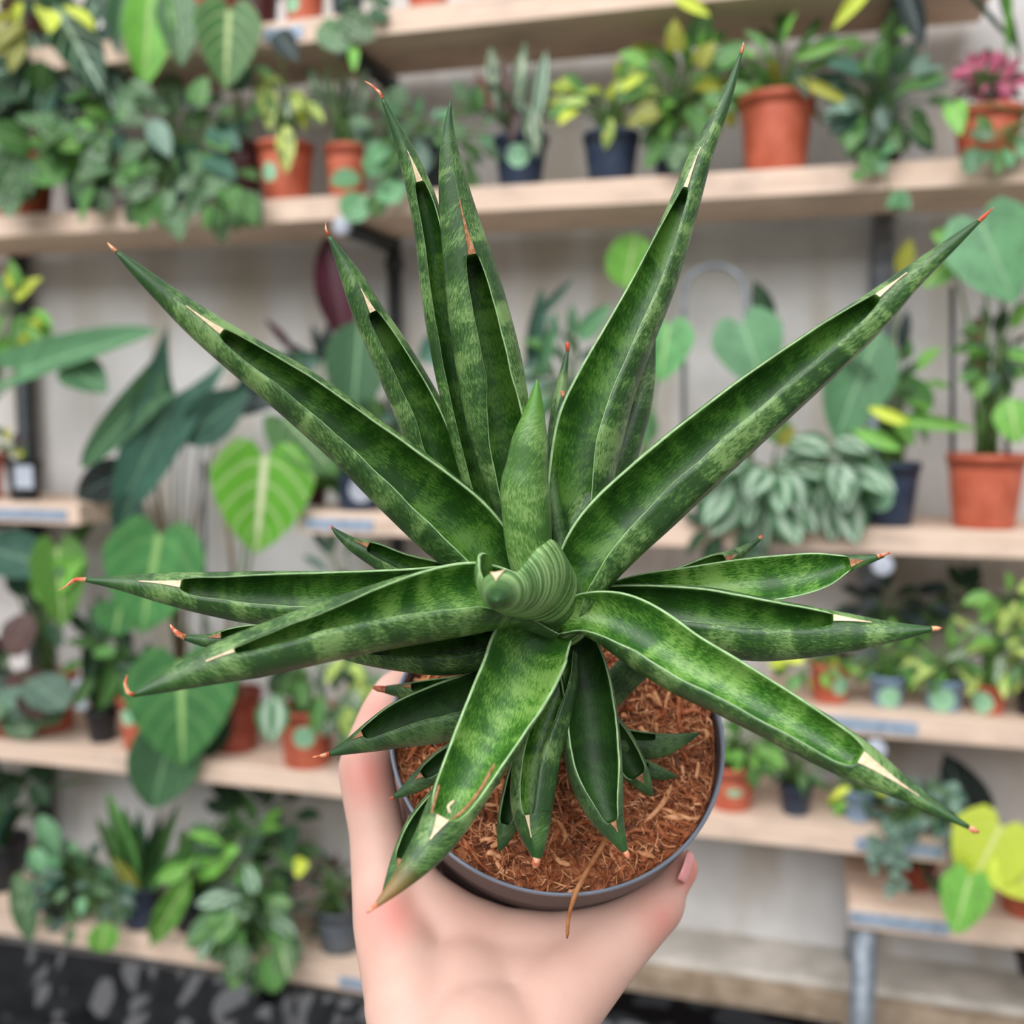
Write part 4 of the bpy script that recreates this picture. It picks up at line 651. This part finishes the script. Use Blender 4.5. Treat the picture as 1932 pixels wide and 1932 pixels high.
# rust-coloured scars along the margins of the front leaf
for pth, w_, mt in ((((934, 1440), (905, 1492), (872, 1532), (852, 1546)), .0005, M_PATCHD), (((829, 1480), (818, 1520), (814, 1536)), .0004, M_PATCHD), (((850, 1535), (846, 1522), (858, 1510)), .0004, M_PATCH)):
    q_ = [Vector(v[:3]) for v in catmull([Vector((*pz(x, y, .2775 + .02*max(0, 1545-y)/105*.3), 0)) for x, y in pth], 12)[0]]; sv, sf = tube(q_, [w_*.3]+[w_]*10+[w_*.3], 6); link('leaf_scar', mesh('leaf_scar', sv, sf, mt), HP)
# centre: upright young leaf and the one pointing at the viewer
hero_leaf([(1020, 1150, 70), (1008, 1090, 78), (998, 1030, 88), (993, 960, 94), (990, 915, 92), (994, 880, 80), (1000, 830, 68), (1006, 790, 46), (1011, 750, 24), (1014, 716, 3)], [.33, .318], [(0, 92, 268)], .88, .9, mats=HM_YOUNG2, patch=None, dark=.25)
UPV = (M3 @ Vector((-.25, .95, .1))).normalized()
cp = [(1062, 1170, .345, .0105), (1028, 1124, .330, .0120), (996, 1086, .312, .0131), (982, 1080, .303, .0133), (971, 1087, .296, .0122), (958, 1100, .289, .0092), (949, 1114, .282, .0062), (943, 1123, .275, .0042), (939, 1130, .267, .0024), (938, 1133, .262, .0006)]
pts8 = [Vector((*pz(x, y, z), r)) for x, y, z, r in cp]
hero_leaf(None, None, [(0, -62, 62), (.4, -56, 52), (.75, -54, 50)], .785, .87, mats=HM_YOUNG, endg=.45, rl=.035, th=.22, openv=UPV, pts=pts8, dark=.2, label='young leaf pointing straight out at the viewer', fl=1)
# stalk of the rosette
sv, sf = tube([POTC3 - NAX*.02, POTC3 + NAX*.03, POTC3 + NAX*.05, POTC3 + NAX*.06], [.009, .010, .010, .006], 16)
link('stalk', mesh('stalk', sv, sf, HM_SHADE[0]), HP)
# ---- pot, soil, fibres
zax = NAX; xax = (M3 @ Vector((1, 0, 0))); xax = (xax - zax*xax.dot(zax)).normalized(); yax = zax.cross(xax)
PM = Matrix(((xax.x, yax.x, zax.x, POTC3.x), (xax.y, yax.y, zax.y, POTC3.y), (xax.z, yax.z, zax.z, POTC3.z), (0, 0, 0, 1)))
t = NT('held_pot_plastic'); n = t.noise(t.coord(), 40, 3); held = t.fin(t.mix(t.ramp(n, .3, .7), (66, 60, 62), (84, 76, 78)), .42, .45)
rimm = mat_plain('held_pot_rim', (116, 124, 138), 6, 60, .35, .6)
PR = .0655
prof = [(.001, -.1), (PR*.74, -.1), (PR*.755, -.098), (PR*.93, -.021), (PR*.93, -.018), (PR*.965, -.0175), (PR*.97, -.0165), (PR*.992, -.0012), (PR, -.0004), (PR*.998, .0006), (PR*.985, .0008), (PR*.975, -.001), (PR*.955, -.018), (PR*.93, -.03), (.001, -.03)]
po = link('pot', lathe(prof, 128, [held, rimm], 'pot', mi=[0]*7+[1]*4+[0]*5), HP, PM)
def mat_coir():
    t = NT('coir'); v = t.coord(); a = t.noise(v, 160, 5, .65, 1.2); b = t.noise(v, 520, 3, .6, 2.0); c = t.noise(v, 40, 2)
    k = t.mix(t.ramp(a, .32, .68), (104, 56, 36), (190, 120, 80)); k = t.mix(t.ramp(b, .55, .7), k, (222, 158, 112)); k = t.mix(t.math('MULTIPLY', t.ramp(c, .5, .7), .4), k, (84, 48, 32)); t.bump(a, .8, .002); return t.fin(k, .9, .15)
M_COIR = mat_coir()
vs, fs = [], []; nr, k = 60, 150; SR = PR*.965
def soilh(x, y): return -.0065 + .0035*noise.noise(Vector((x*55, y*55, 1))) + .0022*noise.noise(Vector((x*160, y*160, 5))) + .0012*noise.noise(Vector((x*420, y*420, 8)))
vs.append(Vector((0, 0, soilh(0, 0))))
for i in range(1, nr+1):
    for j in range(k):
        a = 2*math.pi*j/k; q = SR*i/nr; x, y = q*math.cos(a), q*math.sin(a); vs.append(Vector((x, y, soilh(x, y))))
for j in range(k): fs.append((0, 1+j, 1+(j+1) % k))
for i in range(nr-1):
    for j in range(k):
        a = 1+i*k+j; b = 1+i*k+(j+1) % k; fs.append((a, a+k, b+k, b))
so = link('soil', mesh('soil', vs, fs, M_COIR), HP, PM)
fmats = [mat_plain('coir_fibre_light', (216, 154, 108), 24, 300, .8, .2), mat_plain('coir_fibre_mid', (164, 94, 58), 24, 300, .8, .2), mat_plain('coir_fibre_dark', (104, 60, 40), 18, 300, .8, .2)]
rf = random.Random(5); vs, fs, mi = [], [], []
for i in range(5200):
    a = rf.uniform(0, 6.283); q = SR*.97*math.sqrt(rf.random()); x, y = q*math.cos(a), q*math.sin(a); an = rf.uniform(0, 6.283); l = rf.uniform(.002, .010) if i % 9 else rf.uniform(.012, .022)
    cu = rf.uniform(-1.6, 1.6); pts = []
    for s in range(6):
        an2 = an + cu*s/5; x += math.cos(an2)*l/5; y += math.sin(an2)*l/5
        rr = math.hypot(x, y)
        if rr > SR*.985: x *= SR*.985/rr; y *= SR*.985/rr
        pts.append(Vector((x, y, soilh(x, y) + .0003 + .0012*math.sin(s/5*math.pi)*rf.random() + .0008*rf.random())))
    f0 = len(fs); rad = rf.uniform(.00012, .00034) if i % 14 else rf.uniform(.0006, .0013)
    tube(pts, [rad*.6, rad, rad, rad, rad*.9, rad*.4], 4, vs, fs, cap=False); mi += [rf.choice([0, 0, 1, 1, 1, 2])]*(len(fs)-f0)
fo = link('coir_fibres', mesh('coir_fibres', vs, fs, fmats, mi), so); fo['kind'] = 'stuff'; fo.matrix_parent_inverse = Matrix()
sv, sf = tube(catmull([Vector((*pz(x, y, z), 0)) for x, y, z in ((1148, 1560, .375), (1138, 1592, .366), (1112, 1635, .357), (1088, 1680, .352), (1074, 1725, .352), (1070, 1770, .356))], 20)[0] and [Vector(q[:3]) for q in catmull([Vector((*pz(x, y, z), 0)) for x, y, z in ((1148, 1560, .375), (1138, 1592, .366), (1112, 1635, .357), (1088, 1680, .352), (1074, 1725, .352), (1070, 1770, .356))], 20)[0]], [.0009]*14+[.0007]*5+[.0003], 6)
link('dried_root', mesh('dried_root', sv, sf, mat_plain('dried_root', (172, 112, 66), 16, 300, .7)), HP)
for o in list(HP.children): o.matrix_parent_inverse = Matrix.Translation(-PW[HP])

# ================================================================== the hand
def hull_capsule(bm, a, ra, b, rb, flat=None):
    tmp = bmesh.new()
    for c, r in ((a, ra), (b, rb)):
        mt = Matrix.Translation(c)
        if flat is not None:          # flattened along the direction 'flat' by the factor in its length
            f, s = flat; q = f.to_track_quat('Z', 'Y').to_matrix().to_4x4(); mt = mt @ q @ Matrix.Diagonal((1, 1, s, 1)) @ q.inverted()
        bmesh.ops.create_icosphere(tmp, subdivisions=3, radius=r, matrix=mt)
    res = bmesh.ops.convex_hull(tmp, input=list(tmp.verts))
    dead = [g for g in res['geom_interior'] + res['geom_unused'] if isinstance(g, bmesh.types.BMVert)]
    bmesh.ops.delete(tmp, geom=dead, context='VERTS')
    me = bpy.data.meshes.new('t'); tmp.to_mesh(me); tmp.free(); bm.from_mesh(me); bpy.data.meshes.remove(me)
def chain(bm, pts, flat=None):
    P = [(pz(x, y, z), r*z/F) for x, y, z, r in pts]
    for (a, ra), (b, rb) in zip(P, P[1:]): hull_capsule(bm, a, ra, b, rb, flat)
bm = bmesh.new(); VD = (M3 @ Vector((0, .35, 1))).normalized(); FL = (VD, .72)
# forearm and wrist
for x0, x1, r in ((806, 800, 98), (1000, 996, 98)): chain(bm, [(x1, 2500, .30, r), (x0, 2010, .35, r)], (VD, .85))
chain(bm, [(905, 2500, .30, 150), (908, 2010, .35, 150)], (VD, .8))
chain(bm, [(905, 2500, .30, 168), (880, 3900, .24, 250)], (VD, .85))
# back of the hand: metacarpal fans
chain(bm, [(806, 2010, .35, 98), (762, 1830, .372, 84), (737, 1738, .385, 73)], (VD, .85))
chain(bm, [(908, 2010, .352, 140), (880, 1900, .368, 128), (850, 1822, .385, 92)], FL)
chain(bm, [(1000, 2010, .35, 98), (1036, 1905, .362, 92), (1125, 1812, .376, 74), (1188, 1757, .384, 60)], (VD, .9))
chain(bm, [(960, 1960, .366, 120), (975, 1862, .382, 100)], FL)
chain(bm, [(850, 1822, .386, 90), (940, 1836, .389, 86), (1040, 1830, .388, 80), (1130, 1800, .384, 72)], FL)
chain(bm, [(737, 1738, .387, 72), (800, 1775, .39, 74), (860, 1810, .392, 82)], FL)
chain(bm, [(880, 1890, .37, 110), (1000, 1900, .368, 110), (1060, 1870, .37, 90)], FL)
chain(bm, [(775, 1900, .36, 90), (880, 1900, .37, 110)], FL)
chain(bm, [(790, 1765, .402, 76), (850, 1785, .408, 84), (950, 1800, .414, 90), (1060, 1795, .412, 86), (1165, 1752, .402, 64)])
chain(bm, [(775, 1665, .396, 54), (800, 1705, .391, 62), (866, 1756, .386, 70), (950, 1786, .383, 70), (1050, 1790, .383, 70), (1150, 1762, .385, 64), (1215, 1716, .391, 55)])
chain(bm, [(780, 1720, .404, 60), (752, 1640, .408, 46), (742, 1580, .412, 40)])
# thumb
chain(bm, [(1188, 1757, .384, 60), (1222, 1722, .391, 56), (1240, 1706, .394, 54)])
chain(bm, [(1240, 1706, .394, 54), (1256, 1676, .398, 40), (1287, 1637, .402, 34)])
# index finger
chain(bm, [(737, 1738, .385, 72), (722, 1660, .392, 60), (711, 1570, .398, 53), (694, 1478, .404, 53), (690, 1450, .407, 54)])
chain(bm, [(690, 1450, .407, 54), (702, 1400, .418, 47), (720, 1345, .432, 41), (742, 1305, .44, 38)])
chain(bm, [(742, 1305, .44, 38), (790, 1270, .452, 34), (826, 1262, .458, 30)])
# middle, ring and little finger, folded round the far side of the pot
chain(bm, [(770, 1790, .40, 70), (745, 1700, .42, 52), (728, 1580, .448, 46), (722, 1520, .458, 46)]); chain(bm, [(722, 1520, .458, 46), (742, 1440, .482, 38), (800, 1392, .503, 35), (862, 1380, .515, 30)])
chain(bm, [(800, 1810, .41, 70), (790, 1700, .445, 48), (786, 1610, .478, 44)]); chain(bm, [(786, 1610, .478, 44), (812, 1540, .503, 36), (880, 1500, .517, 34), (930, 1490, .522, 29)])
chain(bm, [(850, 1830, .41, 74), (855, 1740, .452, 44), (860, 1660, .485, 38)]); chain(bm, [(860, 1660, .485, 38), (900, 1610, .508, 32), (950, 1590, .518, 29), (985, 1585, .522, 25)])
me = bpy.data.meshes.new('hand_raw'); bm.to_mesh(me); bm.free()
ho = bpy.data.objects.new('hand_raw', me); C.objects.link(ho)
md = ho.modifiers.new('r', 'REMESH'); md.mode = 'VOXEL'; md.voxel_size = .0015; md.use_smooth_shade = True
ms = ho.modifiers.new('s', 'SMOOTH'); ms.factor = .5; ms.iterations = 26
bpy.context.view_layer.update(); dg = bpy.context.evaluated_depsgraph_get()
hm = bpy.data.meshes.new_from_object(ho.evaluated_get(dg)); hm.name = 'person'; bpy.data.objects.remove(ho)
hm.polygons.foreach_set('use_smooth', [True]*len(hm.polygons))
# fold creases and tendon relief
red = hm.attributes.new('red', 'FLOAT', 'POINT'); RD = []
spots = [(pz(690, 1455, .39), .013, 1.0), (pz(730, 1722, .372), .012, .85), (pz(1255, 1740, .38), .012, .55), (pz(1240, 1672, .38), .010, .3), (pz(1305, 1650, .398), .010, .9), (pz(700, 1330, .42), .012, .5)]
for v in hm.vertices:
    s = 0
    for c, r_, a in spots: s = max(s, a*max(0, 1-(v.co-c).length/(r_*1.5))**1.3)
    RD.append(min(1, s*1.5))
red.data.foreach_set('value', RD)
t = NT('skin'); v = t.coord(); a = t.noise(v, 24, 4, .5); b = t.noise(v, 900, 3, .6)
k = t.mix(t.ramp(a, .3, .7), (200, 158, 142), (211, 172, 156)); ra = t.n('ShaderNodeAttribute'); ra.attribute_name = 'red'; k = t.mix(t.math('MULTIPLY', ra.outputs['Fac'], .7), k, (212, 122, 110)); t.bump(b, .12, .0004)
hm.materials.clear(); hm.materials.append(t.fin(k, .48, .4, sss=.25))
hc = pz(908, 2500, .30); hm.transform(Matrix.Translation(-hc)); PO = bpy.data.objects.new('person', hm); C.objects.link(PO); PO.location = hc; PW[PO] = hc
tag(PO, 'left hand and wrist of a person, seen from the back, gripping the held pot', 'person')
# thumbnail, seen from its edge
nc = pz(1304, 1641, .392); vs, fs = [], []; na = (pz(1310, 1612, .392)-pz(1288, 1680, .386)).normalized(); nn = (M3 @ Vector((.93, -.22, .30))).normalized(); nn = (nn - na*nn.dot(na)).normalized(); nb = na.cross(nn)
for i in range(9):
    for j in range(9):
        u = i/8*2-1; w_ = j/8*2-1; rr = .0062; an = w_*1.0; sh = 1-.25*max(0, abs(u)-.6)/.4
        vs.append(nc + na*(u*.0058) + nb*(math.sin(an)*rr*sh) + nn*((math.cos(an)-1)*rr - .0006*u*u))
for i in range(8):
    for j in range(8): a = i*9+j; fs.append((a, a+1, a+10, a+9))
nm = mesh('thumbnail', vs, fs, mat_plain('nail', (236, 160, 158), 5, 100, .3, .6)); no = link('thumbnail', nm, PO); md = no.modifiers.new('s', 'SOLIDIFY'); md.thickness = .0005
# ring glimpsed at the left side
rc = pz(683, 1622, .425); vs, fs = [], []; n1, n2 = 40, 8; ax1 = (M3 @ Vector((1, .1, .2))).normalized(); ax2 = (M3 @ Vector((.05, .25, -1))).normalized()
for i in range(n1):
    a = 2*math.pi*i/n1; d = ax1*math.cos(a) + ax2*math.sin(a); up = ax1.cross(ax2)
    for j in range(n2): b = 2*math.pi*j/n2; vs.append(pz(722, 1622, .437) + d*(.0118+.001*math.cos(b)) + up*.0014*math.sin(b))
for i in range(n1):
    for j in range(n2): fs.append((i*n2+j, ((i+1) % n1)*n2+j, ((i+1) % n1)*n2+(j+1) % n2, i*n2+(j+1) % n2))
link('ring', mesh('ring', vs, fs, mat_plain('silver', (200, 204, 208), 10, 60, .25, .6, .9)), PO)
